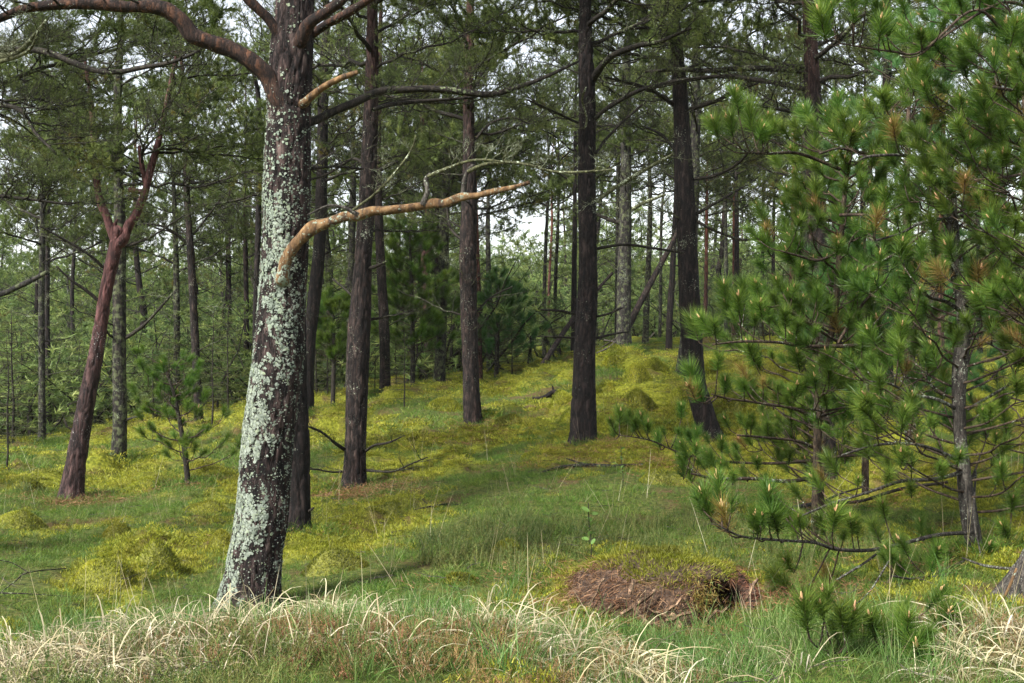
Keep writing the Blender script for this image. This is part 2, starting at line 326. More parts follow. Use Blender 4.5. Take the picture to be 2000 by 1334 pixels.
# ------------------------------------------------------------------ ground sheet
def build_ground():
    a1 = np.radians(np.arange(-46, 46.01, .33)); a2 = np.radians(np.arange(52, 309, 6.0)); ang = np.concatenate([a1, a2])
    r = [.6]
    while r[-1] < 38: r.append(r[-1] * 1.013 + .004)
    while r[-1] < 420: r.append(r[-1] * 1.06)
    r = np.array(r); na, nr = len(ang), len(r)
    X = (r[:, None] * np.sin(ang)[None]).ravel(); Y = (r[:, None] * np.cos(ang)[None]).ravel(); Z = ground_z(X, Y)
    V = np.stack([X, Y, Z], 1); V = np.vstack([V, [0, 0, float(Z[:na].mean())]]); c = len(V) - 1
    i = np.arange(nr - 1)[:, None] * na; j = np.arange(na)[None]; j2 = (j + 1) % na
    q = np.stack([i + j, i + na + j, i + na + j2, i + j2], -1).reshape(-1, 4); tr = np.stack([np.full(na, c), np.arange(na), (np.arange(na) + 1) % na], 1)
    # shared orientation: flip so normals face up
    mb = MB(); mb.add(V, tr[:, ::-1], q[:, ::-1], 0, np.append(moss_mask(X, Y), 0))
    m, t, out = newmat('forest_floor'); at = N(t, 'ShaderNodeAttribute', attribute_name='tint'); geo = N(t, 'ShaderNodeNewGeometry')
    def nz(s, d=4):
        n = N(t, 'ShaderNodeTexNoise'); n.inputs['Scale'].default_value = s; n.inputs['Detail'].default_value = d; t.links.new(geo.outputs['Position'], n.inputs['Vector']); return n.outputs[0]
    a = nz(22); b = nz(1.3); c2 = nz(70, 3)
    moss = ramp(t, a, [(.3, (.06, .07, .01)), (.5, (.14, .15, .015)), (.72, (.22, .22, .03))])
    grass = ramp(t, a, [(.3, (.03, .04, .012)), (.5, (.06, .075, .018)), (.7, (.12, .11, .035))])
    lit = ramp(t, c2, [(.3, (.035, .022, .012)), (.55, (.1, .06, .03)), (.75, (.2, .14, .07))])
    col = mixc(t, at.outputs['Fac'], grass, moss); f = ramp(t, b, [(.52, (0, 0, 0)), (.62, (.75, .75, .75))]); col = mixc(t, f, col, lit)
    bs = N(t, 'ShaderNodeBsdfPrincipled'); bs.inputs['Roughness'].default_value = .95; bs.inputs['Specular IOR Level'].default_value = .1; t.links.new(col, bs.inputs['Base Color'])
    bp = N(t, 'ShaderNodeBump'); bp.inputs['Strength'].default_value = .8; bp.inputs['Distance'].default_value = .03; t.links.new(a, bp.inputs['Height']); t.links.new(bp.outputs[0], bs.inputs['Normal'])
    t.links.new(bs.outputs[0], out.inputs[0])
    o = link('ground', mb.mesh('ground', m)); o['kind'] = 'structure'
    return o
build_ground()

# ------------------------------------------------------------------ scattering of uncountable cover (geometry nodes)
def clump_source(name, variants):
    c = bpy.data.collections.new(name)
    for i, me in enumerate(variants): c.objects.link(bpy.data.objects.new('%s_source_%d' % (name, i), me))
    return c
def scatter(name, pts, rot, scl, coll, nvar, label, cat):
    me = bpy.data.meshes.new(name); me.vertices.add(len(pts)); me.vertices.foreach_set('co', np.asarray(pts, np.float32).ravel())
    for an, ty, dat, key in (('rot', 'FLOAT_VECTOR', rot, 'vector'), ('scl', 'FLOAT_VECTOR', scl, 'vector'), ('idx', 'INT', RS.randint(0, nvar, len(pts)), 'value')):
        a = me.attributes.new(an, ty, 'POINT'); a.data.foreach_set(key, np.asarray(dat, np.int32 if ty == 'INT' else np.float32).ravel())
    o = link(name, me); ng = bpy.data.node_groups.new(name + '_scatter', 'GeometryNodeTree')
    ng.interface.new_socket('Geometry', in_out='INPUT', socket_type='NodeSocketGeometry'); ng.interface.new_socket('Geometry', in_out='OUTPUT', socket_type='NodeSocketGeometry')
    gi = ng.nodes.new('NodeGroupInput'); go = ng.nodes.new('NodeGroupOutput'); ci = ng.nodes.new('GeometryNodeCollectionInfo'); ci.inputs['Collection'].default_value = coll
    ci.inputs['Separate Children'].default_value = True; ci.inputs['Reset Children'].default_value = True
    ip = ng.nodes.new('GeometryNodeInstanceOnPoints'); ip.inputs['Pick Instance'].default_value = True
    def attr(n, ty): x = ng.nodes.new('GeometryNodeInputNamedAttribute'); x.data_type = ty; x.inputs['Name'].default_value = n; return x.outputs['Attribute']
    L = ng.links.new; L(gi.outputs[0], ip.inputs['Points']); L(ci.outputs[0], ip.inputs['Instance']); L(attr('idx', 'INT'), ip.inputs['Instance Index'])
    e2r = ng.nodes.new('FunctionNodeEulerToRotation'); L(attr('rot', 'FLOAT_VECTOR'), e2r.inputs[0]); L(e2r.outputs[0], ip.inputs['Rotation']); L(attr('scl', 'FLOAT_VECTOR'), ip.inputs['Scale']); L(ip.outputs[0], go.inputs[0])
    md = o.modifiers.new('scatter', 'NODES'); md.node_group = ng
    tag(o, label, cat, None, 'stuff'); return o
def fan(n, r0, r1, half=37, power=1.0):
    "random ground points in front, r0..r1 metres; power<1 thins them with distance"
    u = RS.rand(n); r = (r0 ** (2 * power) + u * (r1 ** (2 * power) - r0 ** (2 * power))) ** (1 / (2 * power)); a = np.radians((RS.rand(n) * 2 - 1) * half)
    return r * np.sin(a), r * np.cos(a)
def slope_rot(x, y, n, amt=.25):
    return np.stack([RS.normal(0, amt, n), RS.normal(0, amt, n), RS.rand(n) * 6.283], 1)
def disc(n, R): a = RS.rand(n) * 6.283; r = R * np.sqrt(RS.rand(n)); return np.stack([r * np.cos(a), r * np.sin(a), np.zeros(n)], 1)
def grass_clump(nb, R, h, wd, lean, droop, mat, name, segs=3, tb=(0, 1)):
    mb = MB(); b = disc(nb, R); d = np.stack([RS.normal(0, lean, nb), RS.normal(0, lean, nb), np.ones(nb)], 1); d[:, :2] += b[:, :2] / R * lean
    L = h * (.45 + .75 * RS.rand(nb)); blades(mb, b - [0, 0, .01], d, L, wd * (.7 + .6 * RS.rand(nb)), droop * (.4 + RS.rand(nb)), segs, 0, tb[0] + (tb[1] - tb[0]) * RS.rand(nb))
    return mb.mesh(name, mat, smooth=False)
def sprig_clump(mat, name, ns=16, h=.14, R=.09):
    mb = MB()
    for i in range(ns):
        b = disc(1, R)[0]; d = norm([RS.normal(0, .45), RS.normal(0, .45), 1.0]); L = h * (.5 + .7 * RS.rand()); t0 = RS.rand() * .8
        n = 5; pts = b + d * np.linspace(0, L, n)[:, None] + RS.normal(0, .004, (n, 3)); tube(mb, pts, np.linspace(.0016, .0006, n), 3, 0, .95)
        k = 34; tt = RS.rand(k); bb = b + d * (tt * L)[:, None]; dd = norm(RS.normal(size=(k, 3)) + d * .9); blades(mb, bb, dd, .011, .0035, 0, 1, 0, np.clip(t0 + .25 * RS.rand(k), 0, 1))
    return mb.mesh(name, mat, smooth=False)
def build_cover():
    gc = clump_source('grass_clumps', [grass_clump(46, .10, .10, .0028, .55, .35, GR['grass'], 'grass_clump') for _ in range(6)])
    mc = clump_source('moss_clumps', [grass_clump(150, .085, .030, .0034, .5, .15, GR['moss'], 'moss_clump', 2) for _ in range(6)])
    fc = clump_source('far_clumps', [grass_clump(60, .22, .13, .007, .55, .35, GR['grass'], 'far_clump', 2) for _ in range(5)])
    fm = clump_source('far_moss_clumps', [grass_clump(120, .2, .05, .009, .55, .2, GR['moss'], 'far_moss_clump', 2) for _ in range(5)])
    hc = clump_source('heath_clumps', [sprig_clump(GR['heath'], 'heath_clump') for _ in range(5)])
    rc = clump_source('russet_clumps', [sprig_clump(GR['heathred'], 'russet_clump', 22, .11, .08) for _ in range(5)])
    sc = clump_source('straw_clumps', [grass_clump(20, .06, .48, .0058, .85, 1.1, GR['straw'], 'straw_clump', 6) for _ in range(5)] + [grass_clump(60, .13, .24, .0036, 1.5, .5, GR['straw'], 'straw_mat', 4) for _ in range(3)])
    tg = clump_source('green_tall_clumps', [grass_clump(26, .07, .26, .0032, .35, .35, GR['green'], 'tall_clump', 4) for _ in range(5)])
    st = clump_source('stalk_clumps', [grass_clump(3, .05, .42, .0022, .16, .12, GR['straw'], 'stalk_clump', 5, (.2, .8)) for _ in range(4)])
    lc = clump_source('litter_clumps', [grass_clump(40, .12, .05, .003, 2.2, .1, GR['litter'], 'litter_clump', 1) for _ in range(4)])
    MG = on_ground(1300, 1205)
    def put(name, x, y, coll, nv, s0, s1, label, cat, dz=0, sz=None, tilt=.2):
        if cat != 'litter' and cat != 'moss': kk = ~((np.abs(x - MG[0]) < .62) & (np.abs(y - MG[1] - .1) < .38)); x, y = x[kk], y[kk]
        n = len(x); z = ground_z(x, y); s = s0 + (s1 - s0) * RS.rand(n); sc3 = np.stack([s, s, s * (sz if sz is not None else 1)], 1)
        scatter(name, np.stack([x, y, z + dz], 1), slope_rot(x, y, n, tilt), sc3, coll, nv, label, cat)
    near = lambda x, y: (y < 12)
    x, y = fan(30000, 2.6, 15); m = moss_mask(x, y); k = (RS.rand(len(x)) > m * .80 + .02) & (RS.rand(len(x)) < .55 + 1.2 * (fbm(x * 1.7, y * 1.7, 7, 2) + .35)); put('short_grass', x[k], y[k], gc, 6, .38, .92, 'short olive green grass growing between the moss cushions in front', 'grass')
    x, y = fan(46000, 2.6, 15); m = moss_mask(x, y); k = RS.rand(len(x)) < m * .9; put('moss', x[k], y[k], mc, 6, .7, 1.25, 'yellow green moss carpet covering the nearer forest floor', 'moss', tilt=.3)
    x, y = fan(26000, 14, 48, power=.75); m = moss_mask(x, y); k = RS.rand(len(x)) > m * .9; put('rough_grass', x[k], y[k], fc, 5, .4, 1.0, 'rough green grass under the trees farther back', 'grass')
    x, y = fan(26000, 14, 34, power=.8); m = moss_mask(x, y); k = RS.rand(len(x)) < m * .9; put('mound_moss', x[k], y[k], fm, 5, .5, 1.1, 'bright yellow moss covering the hummocky rise behind the middle trunks', 'moss')
    x, y = fan(12000, 3.2, 20, power=.7); n = fbm(x * .5, y * .5, 21, 3); k = (n > .27) & (moss_mask(x, y) < .5); put('heath', x[k], y[k], hc, 5, .5, 1.05, 'dark green crowberry and heather patches in the grass', 'heather')
    # russet heather on the nearest rise
    def blob(n, px, d, sx, sy): c = P(px, 1200, d); return c[0] + RS.normal(0, sx, n), c[1] + RS.normal(0, sy, n)
    xs, ys = [], []
    for (n, px, d, sx, sy) in [(120, 620, 4.6, .5, .24), (160, 780, 4.4, .4, .2), (50, 1000, 4.5, .4, .25), (50, 380, 4.6, .35, .2), (90, 1950, 4.9, .2, .2)]:
        a, b = blob(n, px, d, sx, sy); xs.append(a); ys.append(b)
    x = np.concatenate(xs); y = np.concatenate(ys); k = y > 3.6; put('russet_heather', x[k], y[k], rc, 5, .45, .9, 'russet brown heather along the bottom edge below the lichened trunk', 'heather')
    xs, ys = [], []
    for (n, px, d, sx, sy) in [(280, 170, 4.5, .28, .28), (110, 400, 5.0, .3, .3), (120, 640, 5.3, .2, .18), (26, 800, 4.9, .4, .3), (110, 1020, 4.8, .2, .26), (40, 600, 4.4, .6, .15), (34, 1200, 4.5, .35, .25), (12, 1600, 5.0, .6, .4), (60, 1960, 4.7, .16, .25), (60, 120, 4.1, .3, .15)]:
        a, b = blob(n, px, d, sx, sy); xs.append(a); ys.append(b)
    x = np.concatenate(xs); y = np.concatenate(ys); k = y > 3.7; put('straw_grass', x[k], y[k], sc, 8, .45, 1.1, 'long bleached straw grass arching round the foot of the lichened trunk', 'dry grass')
    xs, ys = [], []
    for (n, px, d, sx, sy) in [(220, 200, 5.4, .5, .5), (150, 620, 4.9, .5, .4), (130, 1000, 5.0, .5, .4), (90, 350, 4.7, .4, .3), (150, 1400, 5.0, .6, .3), (200, 1750, 5.0, .6, .4), (160, 900, 4.4, .8, .2)]:
        a, b = blob(n, px, d, sx, sy); xs.append(a); ys.append(b)
    x = np.concatenate(xs); y = np.concatenate(ys); k = y > 3.7; put('tall_grass', x[k], y[k], tg, 5, .45, 1.0, 'fresh green grass tufts in the foreground among the straw', 'grass')
    x, y = fan(330, 4, 15, 33, .5); put('grass_stalks', x, y, st, 4, .5, 1.1, 'thin pale grass stalks standing singly over the forest floor', 'grass')
    def stick(i):
        mb = MB(); L = RS.uniform(.08, .3); pts = np.stack([np.linspace(-L / 2, L / 2, 6), np.cumsum(RS.normal(0, .008, 6)), .01 + np.abs(np.cumsum(RS.normal(0, .006, 6)))], 1); tube(mb, pts, np.linspace(.0026, .001, 6), 5)
        q = pts[3]; tube(mb, np.array([q, q + [.03, .04, .01], q + [.05, .07, .015]]), .0015, 4); return mb.mesh('stick', BARK[['twig', 'dead', 'pale'][i % 3]])
    kc = clump_source('sticks', [stick(i) for i in range(9)])
    x, y = fan(1000, 3.8, 20, 33, .6); put('twig_litter', x, y, kc, 9, .4, 1.1, 'small broken twigs strewn over the moss and grass', 'litter', dz=.035, tilt=.15)
    xs, ys, xl, yl = [], [], [], []
    for (px, py, d) in FEET:
        c = P(px, py, d); n = int(46 * max(1, d / 12)); a = RS.rand(n) * 6.283; q = RS.uniform(.10, .42, n); xs.append(c[0] + q * np.cos(a)); ys.append(c[1] + q * np.sin(a)); n = 30; a = RS.rand(n) * 6.283; q = RS.uniform(.08, .6, n); xl.append(c[0] + q * np.cos(a)); yl.append(c[1] + q * np.sin(a))
    x = np.concatenate(xs); y = np.concatenate(ys); put('trunk_foot_grass', x, y, gc, 6, .8, 1.9, 'grass growing up against the feet of the pines', 'grass')
    x = np.concatenate(xl); y = np.concatenate(yl); put('trunk_foot_litter', x, y, lc, 4, .6, 1.4, 'rusty fallen needles gathered round the feet of the pines', 'litter', dz=.03)
    # brown needle litter near trunk feet and by the mound
    xs, ys = [], []
    for (n, px, py, s) in [(260, 1240, 895, .6), (150, 700, 965, .3), (220, 1330, 1200, .5), (90, 940, 850, .4), (160, 1650, 990, .8), (120, 1150, 1260, .5), (80, 140, 985, .25), (160, 1120, 800, 1.2)]:
        g = on_ground(px, py); xs.append(g[0] + RS.normal(0, s, n)); ys.append(g[1] + RS.normal(0, s * .7, n))
    x = np.concatenate(xs); y = np.concatenate(ys); put('needle_litter', x, y, lc, 4, .6, 1.3, 'brown needle litter lying in patches by trunk feet and the earth mound', 'litter', dz=.03)
FEET = [(580, 1055, 9), (692, 957, 12), (598, 815, 19), (752, 770, 22), (925, 840, 16), (857, 757, 24), (1140, 874, 13), (1386, 850, 14), (1328, 757, 20), (1217, 695, 22), (1306, 700, 28), (1615, 940, 12.5), (1908, 1090, 7), (1592, 1000, 7.6), (137, 985, 12), (231, 912, 16), (389, 830, 20), (82, 870, 22), (367, 950, 12.2)]
build_cover()

# ------------------------------------------------------------------ branch kit (shared meshes)
def tuft(mb, p, d, n, L, wd, spread, mi, t0):
    dd = norm(np.asarray(d)[None] + RS.normal(size=(n, 3)) * spread); b = p[None] - np.asarray(d)[None] * (RS.rand(n)[:, None] * .07)
    blades(mb, b, dd, L * (.7 + .5 * RS.rand(n)), wd, .05, 1, mi, np.clip(t0 + .3 * RS.rand(n) - .1, 0, 1))
def grow_branch(seed, L=2.0, living=True, nsub=14, tufts=True, needle=(26, .055, .0042), thick=.022, curl=.10, twigs=5, wood=None, nd=None, rise=.18, detail=1.0, fork=True):
    R = np.random.RandomState(seed); wood = wood or MB(); nd = nd or MB()
    n = 14; t = np.linspace(0, 1, n); ax = np.stack([t * L, np.cumsum(R.normal(0, curl * L / n * 2, n)), np.cumsum(R.normal(rise * L / n, curl * L / n * 1.3, n))], 1); ax -= ax[0]
    tube(wood, ax, thick * (1 - .85 * t) + .002, 5, 0)
    def twig(p, d, length, r0, k, lev):
        m = 6 if lev == 1 else 4; pts = [p]; dd = np.array(d)
        for i in range(m):
            dd = norm(dd + R.normal(0, .28, 3) + np.array([0, 0, .10])); pts.append(pts[-1] + dd * length / m)
        pts = np.array(pts); tube(wood, pts, np.linspace(r0, r0 * .3 + .0006, len(pts)), 3, 0)
        if lev < 2:
            for q in range(k):
                i = R.randint(1, m + 1); sd = norm(np.cross(dd, [0, 0, 1]) * R.choice([-1, 1]) * R.uniform(.5, 1.1) + dd * R.uniform(.3, .9) + [0, 0, R.uniform(-.25, .6)])
                twig(pts[i], sd, length * R.uniform(.28, .5), r0 * .45, 0, lev + 1)
        if living and (lev == 2 or R.rand() < .9):
            tuft(nd, pts[-1], norm(dd + [0, 0, .35]), needle[0], needle[1], needle[2], .75, 0, R.rand() * .75)
            if lev == 1 or R.rand() < .4: tuft(nd, pts[-2], norm(dd + [0, 0, .3]), needle[0] // 2, needle[1], needle[2], .8, 0, R.rand() * .7)
    for i in range(nsub):
        tt = .18 + .8 * (i + R.rand() * .6) / nsub; k = tt * (n - 1); a = int(min(k, n - 2)); p = ax[a] + (ax[a + 1] - ax[a]) * (k - a)
        s = 1 if i % 2 else -1; d = norm([R.uniform(.4, .9), s * R.uniform(.5, 1.1), R.uniform(-.15, .55)]); twig(p, d, L * (.16 + .32 * (1 - tt)) * R.uniform(.6, 1.2), thick * .45 * (1.1 - tt * .6), twigs, 1)
    twig(ax[-1], norm(ax[-1] - ax[-2]), L * .12, thick * .2, twigs, 1)
    return wood, nd
KIT = {'live': [], 'dead': [], 'mossy': [], 'liveshade': []}
for s in range(8):
    a, b = grow_branch(100 + s, 2.0, True, 17, curl=.10, twigs=6, needle=(52, .07, .0068)); KIT['live'].append((a.mesh('branch_wood', BARK['twig']), b.mesh('branch_needles', NEEDLE['canopy'], False)))
for s in range(6):
    a, b = grow_branch(200 + s, 1.4, False, 9, curl=.10, twigs=4, thick=.016); KIT['dead'].append((a.mesh('dead_branch_wood', BARK['twig']), None))
for s in range(4):
    a, b = grow_branch(300 + s, 1.0, False, 11, curl=.16, twigs=6, thick=.012); KIT['mossy'].append((a.mesh('lichen_branch_wood', BARK['mosstwig']), None))
for s in range(6):
    a, b = grow_branch(350 + s, 1.8, True, 22, curl=.16, twigs=8, thick=.018, needle=(18, .05, .0045)); KIT['liveshade'].append((a.mesh('twiggy_branch_wood', BARK['twig']), b.mesh('twiggy_branch_needles', NEEDLE['canopy'], False)))
def put_branch(root, kind, loc, az, el, s, roll=0.0):
    wm, nm = random.choice(KIT[kind]); o = link('branch' if kind in ('live', 'liveshade') else 'dead_branch', wm, root, loc)
    o.rotation_euler = (Matrix.Rotation(az, 3, 'Z') @ Matrix.Rotation(-el, 3, 'Y') @ Matrix.Rotation(roll, 3, 'X')).to_euler(); o.scale = (s, s, s)
    if nm: link('needles', nm, o)
    return o

# ------------------------------------------------------------------ trunks
def bark_disp(amp, fr, seed):
    def f(pts, dirs, r):
        q = dirs * r[:, :, None] * fr; z = pts[:, None, 2] * fr * .33 + 0 * r
        a = np.abs(noise3(q[..., 0] + seed, q[..., 1], z)); b = np.abs(noise3(q[..., 0] * 2.1 + seed + 9, q[..., 1] * 2.1, z * 2.3))
        lump = noise3(q[..., 0] * .15 + seed, q[..., 1] * .15, z * .3)
        return amp * (np.minimum(a, .22) / .22 - 1) * 1.0 + amp * .5 * (np.minimum(b, .2) / .2 - 1) + lump * r * .06
    return f
class Pine: pass
def make_pine(name, label, path, d, bark, H=8.5, c0=4.0, nlive=25, ndead=8, dead0=1.2, Lb=1.0, sides=30, step=.05, amp=.010, fr=30, loc_d=None, group=None, cat='pine tree', shade=.4, flare=.25, dlean=0.0, az_bias=None):
    "path: photograph pixels (x, y, width) from the foot upwards, at distance d; dlean: how far the top comes nearer"
    ctrl = []; y0 = path[0][1]
    for (x, y, wd) in path:
        dd = d - dlean * (y0 - y) / 1000.; p = P(x, y, dd); ctrl.append([*p, px2m(wd, dd) / 2])
    ctrl = np.array(ctrl); base = ctrl[0, :3].copy(); last = ctrl[-1]; dirv = ctrl[-1, :3] - ctrl[-2, :3]; dirv /= max(dirv[2], .05); dirv[:2] *= .5
    top = base[2] + H
    if last[2] < top:
        rem = top - last[2]; r = last[3]
        for q in (.33, .66, 1.0): ctrl = np.vstack([ctrl, [*(last[:3] + dirv * rem * q + np.array([RS.normal(0, .06), RS.normal(0, .06), 0])), max(r * (1 - q * .85), .012)]])
    foot = ctrl[0].copy(); foot[:3] -= (ctrl[1, :3] - ctrl[0, :3]) / max(1e-6, (ctrl[1, 2] - ctrl[0, 2])) * .3; foot[3] *= 1.1; ctrl = np.vstack([foot, ctrl])
    vis = spline(ctrl, step); hi = vis[:, 2] > EYE + .32 * d + .4   # above what the photo shows: coarser
    keep = np.ones(len(vis), bool); idx = np.where(hi)[0]; keep[idx[(np.arange(len(idx)) % 4) != 0]] = False; keep[-1] = True; vis = vis[keep]
    hgt = vis[:, 2] - base[2]; rad = vis[:, 3] * (1 + flare * np.exp(-np.clip(hgt + .05, 0, 9) / .17) * 1.25)
    root = empty(name, base); tag(root, label, cat, group)
    mb = MB(); bd = bark_disp(amp, fr, RS.rand() * 50); rs_ = RS.rand() * 60
    def dsp(pts, dirs, r): hh = np.clip(pts[:, None, 2] + .04, 0, 9); return bd(pts, dirs, r) + r * .75 * np.exp(-hh / .11) * np.clip(noise3(dirs[..., 0] * 1.7 + rs_, dirs[..., 1] * 1.7, 0 * r) + .1, 0, 1)
    v = tube(mb, vis[:, :3] - base, rad, sides, 0, .5, True, dsp)
    tr = link('trunk', mb.mesh('trunk', bark), root)
    T = Pine(); T.root, T.base, T.vis, T.d, T.grid, T.H = root, base, vis, d, v, H
    def at(z):
        i = int(np.clip(np.searchsorted(vis[:, 2], z), 1, len(vis) - 1)); k = (z - vis[i - 1, 2]) / max(1e-6, vis[i, 2] - vis[i - 1, 2]); return vis[i - 1] + (vis[i] - vis[i - 1]) * np.clip(k, 0, 1)
    T.at = at
    for i in range(nlive):
        f = (i + random.random()) / nlive; z = base[2] + c0 + (H - c0 - .1) * f; p = at(z); az = i * 2.4 + random.uniform(-.5, .5)
        if az_bias is not None and random.random() < .5: az = az_bias + random.uniform(-.8, .8)
        s = Lb * (1.15 - .75 * f) * random.uniform(.75, 1.25); kind = 'liveshade' if random.random() < shade * (1.1 - f) else 'live'
        put_branch(root, kind, p[:3] - base, az, D2R(random.uniform(-5, 22) + 25 * f), s, random.uniform(-.4, .4))
    for i in range(ndead):
        z = base[2] + dead0 + (c0 - dead0) * ((i + random.random()) / max(1, ndead)) ** .8; p = at(z)
        put_branch(root, random.choice(['dead', 'dead', 'dead', 'mossy']), p[:3] - base, random.uniform(0, 6.28), D2R(random.uniform(-12, 25)), random.uniform(.3, .85), random.uniform(-1, 1))
    return T
def limb(T, path, d0, d1, mat=None, name='limb', sides=9, twig=None, ntw=0, ts=(.3, .6), t_range=(.2, 1.0), up=.5, step=.04, amp=.0025, knots=0):
    "a limb drawn through photograph pixels (x, y, width), its distance running from d0 to d1"
    n = len(path); ctrl = []
    for i, (x, y, wd) in enumerate(path):
        dd = d0 + (d1 - d0) * i / (n - 1); ctrl.append([*P(x, y, dd), px2m(wd, dd) / 2])
    ctrl = np.array(ctrl)
    if T.d - d0 == 0 or True:
        s = T.at(ctrl[0, 2]); ctrl = np.vstack([[s[0] * .6 + ctrl[0, 0] * .4, s[1] * .8 + ctrl[0, 1] * .2, ctrl[0, 2] - .0, ctrl[0, 3] * .95], ctrl]) if abs(s[0] - ctrl[0, 0]) < .35 else ctrl
    sp = spline(ctrl, step); mb = MB(); sd = RS.rand() * 90
    def disp(pts, dirs, r): return (np.abs(noise3(pts[:, None, 0] * 22 + dirs[..., 0] * 2 + sd, pts[:, None, 1] * 22 + dirs[..., 1] * 2, pts[:, None, 2] * 22 + dirs[..., 2] * 2)) - .3) * r * .10 * (amp / .0025) + noise3(pts[:, None, 0] * 9 + sd, pts[:, None, 1] * 9, pts[:, None, 2] * 9 + dirs[..., 2]) * r * .28
    tube(mb, sp[:, :3] - T.base, sp[:, 3], sides, 0, .5, True, disp)
    o = link(name, mb.mesh(name, mat or BARK['limb']), T.root)
    for i in range(ntw):
        f = t_range[0] + (t_range[1] - t_range[0]) * (i + random.random()) / ntw; k = int(f * (len(sp) - 2)); p = sp[k, :3]; t = norm(sp[min(k + 3, len(sp) - 1), :3] - sp[max(k - 1, 0), :3])
        az = math.atan2(t[1], t[0]) + random.choice([-1, 1]) * random.uniform(.5, 1.3); kind = random.choice(twig)
        put_branch(T.root, kind, p - T.base, az, random.uniform(-.1, up), random.uniform(*ts), random.uniform(-1, 1))
    return o

# T1 ---- the big lichened pine
T1 = make_pine('lichened_pine', 'big leaning foreground pine, its trunk crusted all over with pale grey green lichen', [(485, 1195, 116), (500, 1080, 106), (512, 1000, 103), (523, 850, 99), (543, 700, 97), (556, 500, 92), (562, 300, 88), (567, 150, 82), (574, 40, 76), (580, -60, 66), (588, -220, 52)],
    6.3, BARK['main'], H=6.5, c0=3.9, nlive=12, ndead=0, Lb=.7, sides=128, step=.014, amp=.011, fr=30, shade=.5, flare=.10)
lw = ['liveshade', 'liveshade', 'dead']
limb(T1, [(562, 225, 40), (545, 192, 40), (520, 150, 37), (490, 117, 34), (455, 99, 31), (415, 86, 32), (375, 70, 32), (345, 32, 31), (310, 14, 28), (250, 14, 22), (180, 8, 21), (100, 10, 19), (40, 20, 17), (0, 36, 15), (-80, 66, 12)], 6.25, 5.9, sides=16, twig=['liveshade', 'dead'], ntw=9, ts=(.18, .42), t_range=(.45, 1), up=.3, step=.02)
limb(T1, [(548, 72, 24), (520, 35, 20), (486, 0, 18), (455, -35, 15)], 6.25, 6.1, sides=12, step=.02)
limb(T1, [(588, 80, 28), (604, 48, 24), (638, 20, 21), (672, -5, 18), (710, -40, 14)], 6.2, 6.0, sides=12, step=.02)
limb(T1, [(606, 70, 18), (640, 46, 17), (680, 24, 15), (722, -2, 13), (760, -30, 10)], 6.3, 6.1, sides=12, step=.02)
limb(T1, [(594, 200, 18), (602, 193, 15), (615, 183, 14), (640, 165, 13), (670, 150, 12), (698, 141, 10)], 6.2, 6.1, BARK['orange'], sides=12, step=.015)
limb(T1, [(551, 542, 31), (555, 526, 28), (563, 500, 25), (580, 476, 22), (606, 448, 23), (640, 435, 21), (672, 423, 19), (700, 420, 21), (728, 411, 18), (762, 410, 19), (820, 402, 17), (845, 396, 19), (868, 397, 16), (900, 385, 15), (930, 382, 11), (960, 375, 12), (1005, 365, 9), (1034, 356, 9)], 6.15, 5.8, BARK['orange'], sides=18, step=.012)
for pth in ([(825, 400, 14), (835, 375, 11), (832, 352, 10), (842, 340, 8)], [(905, 384, 13), (907, 358, 12), (913, 335, 9), (925, 322, 6)], [(700, 420, 9), (670, 405, 7), (640, 402, 5), (600, 420, 3)]):
    limb(T1, pth, 5.92, 5.9, BARK['pale'], sides=8, step=.012)
for pth, tw in (([(915, 335, 8), (945, 322, 7), (1010, 318, 6), (1080, 335, 5), (1150, 335, 4), (1200, 330, 3)], 9), ([(835, 345, 7), (870, 330, 6), (930, 312, 5), (1000, 318, 4), (1060, 326, 3)], 7), ([(690, 410, 6), (740, 372, 5), (800, 300, 4), (812, 265, 3)], 5)):
    limb(T1, pth, 5.9, 5.7, BARK['mosstwig'], sides=6, twig=['mossy'], ntw=tw, ts=(.10, .24), up=.6)
limb(T1, [(605, 240, 16), (640, 223, 15), (690, 202, 15), (730, 184, 15), (770, 176, 14), (830, 173, 13), (890, 178, 13), (960, 184, 12), (1020, 168, 10), (1065, 150, 7), (1130, 120, 5)], 6.35, 6.9, sides=10, twig=['liveshade', 'liveshade', 'dead'], ntw=13, ts=(.16, .34), t_range=(.25, 1), up=.9, mat=BARK['twig'])
limb(T1, [(728, 215, 9), (760, 205, 8), (800, 200, 7), (860, 195, 6), (930, 190, 4)], 6.5, 6.8, BARK['twig'], sides=6, twig=['dead'], ntw=4, ts=(.15, .3))
limb(T1, [(606, 330, 6), (650, 325, 5), (710, 330, 4)], 6.3, 6.5, BARK['twig'], twig=['dead'], ntw=3, ts=(.15, .25), sides=6)
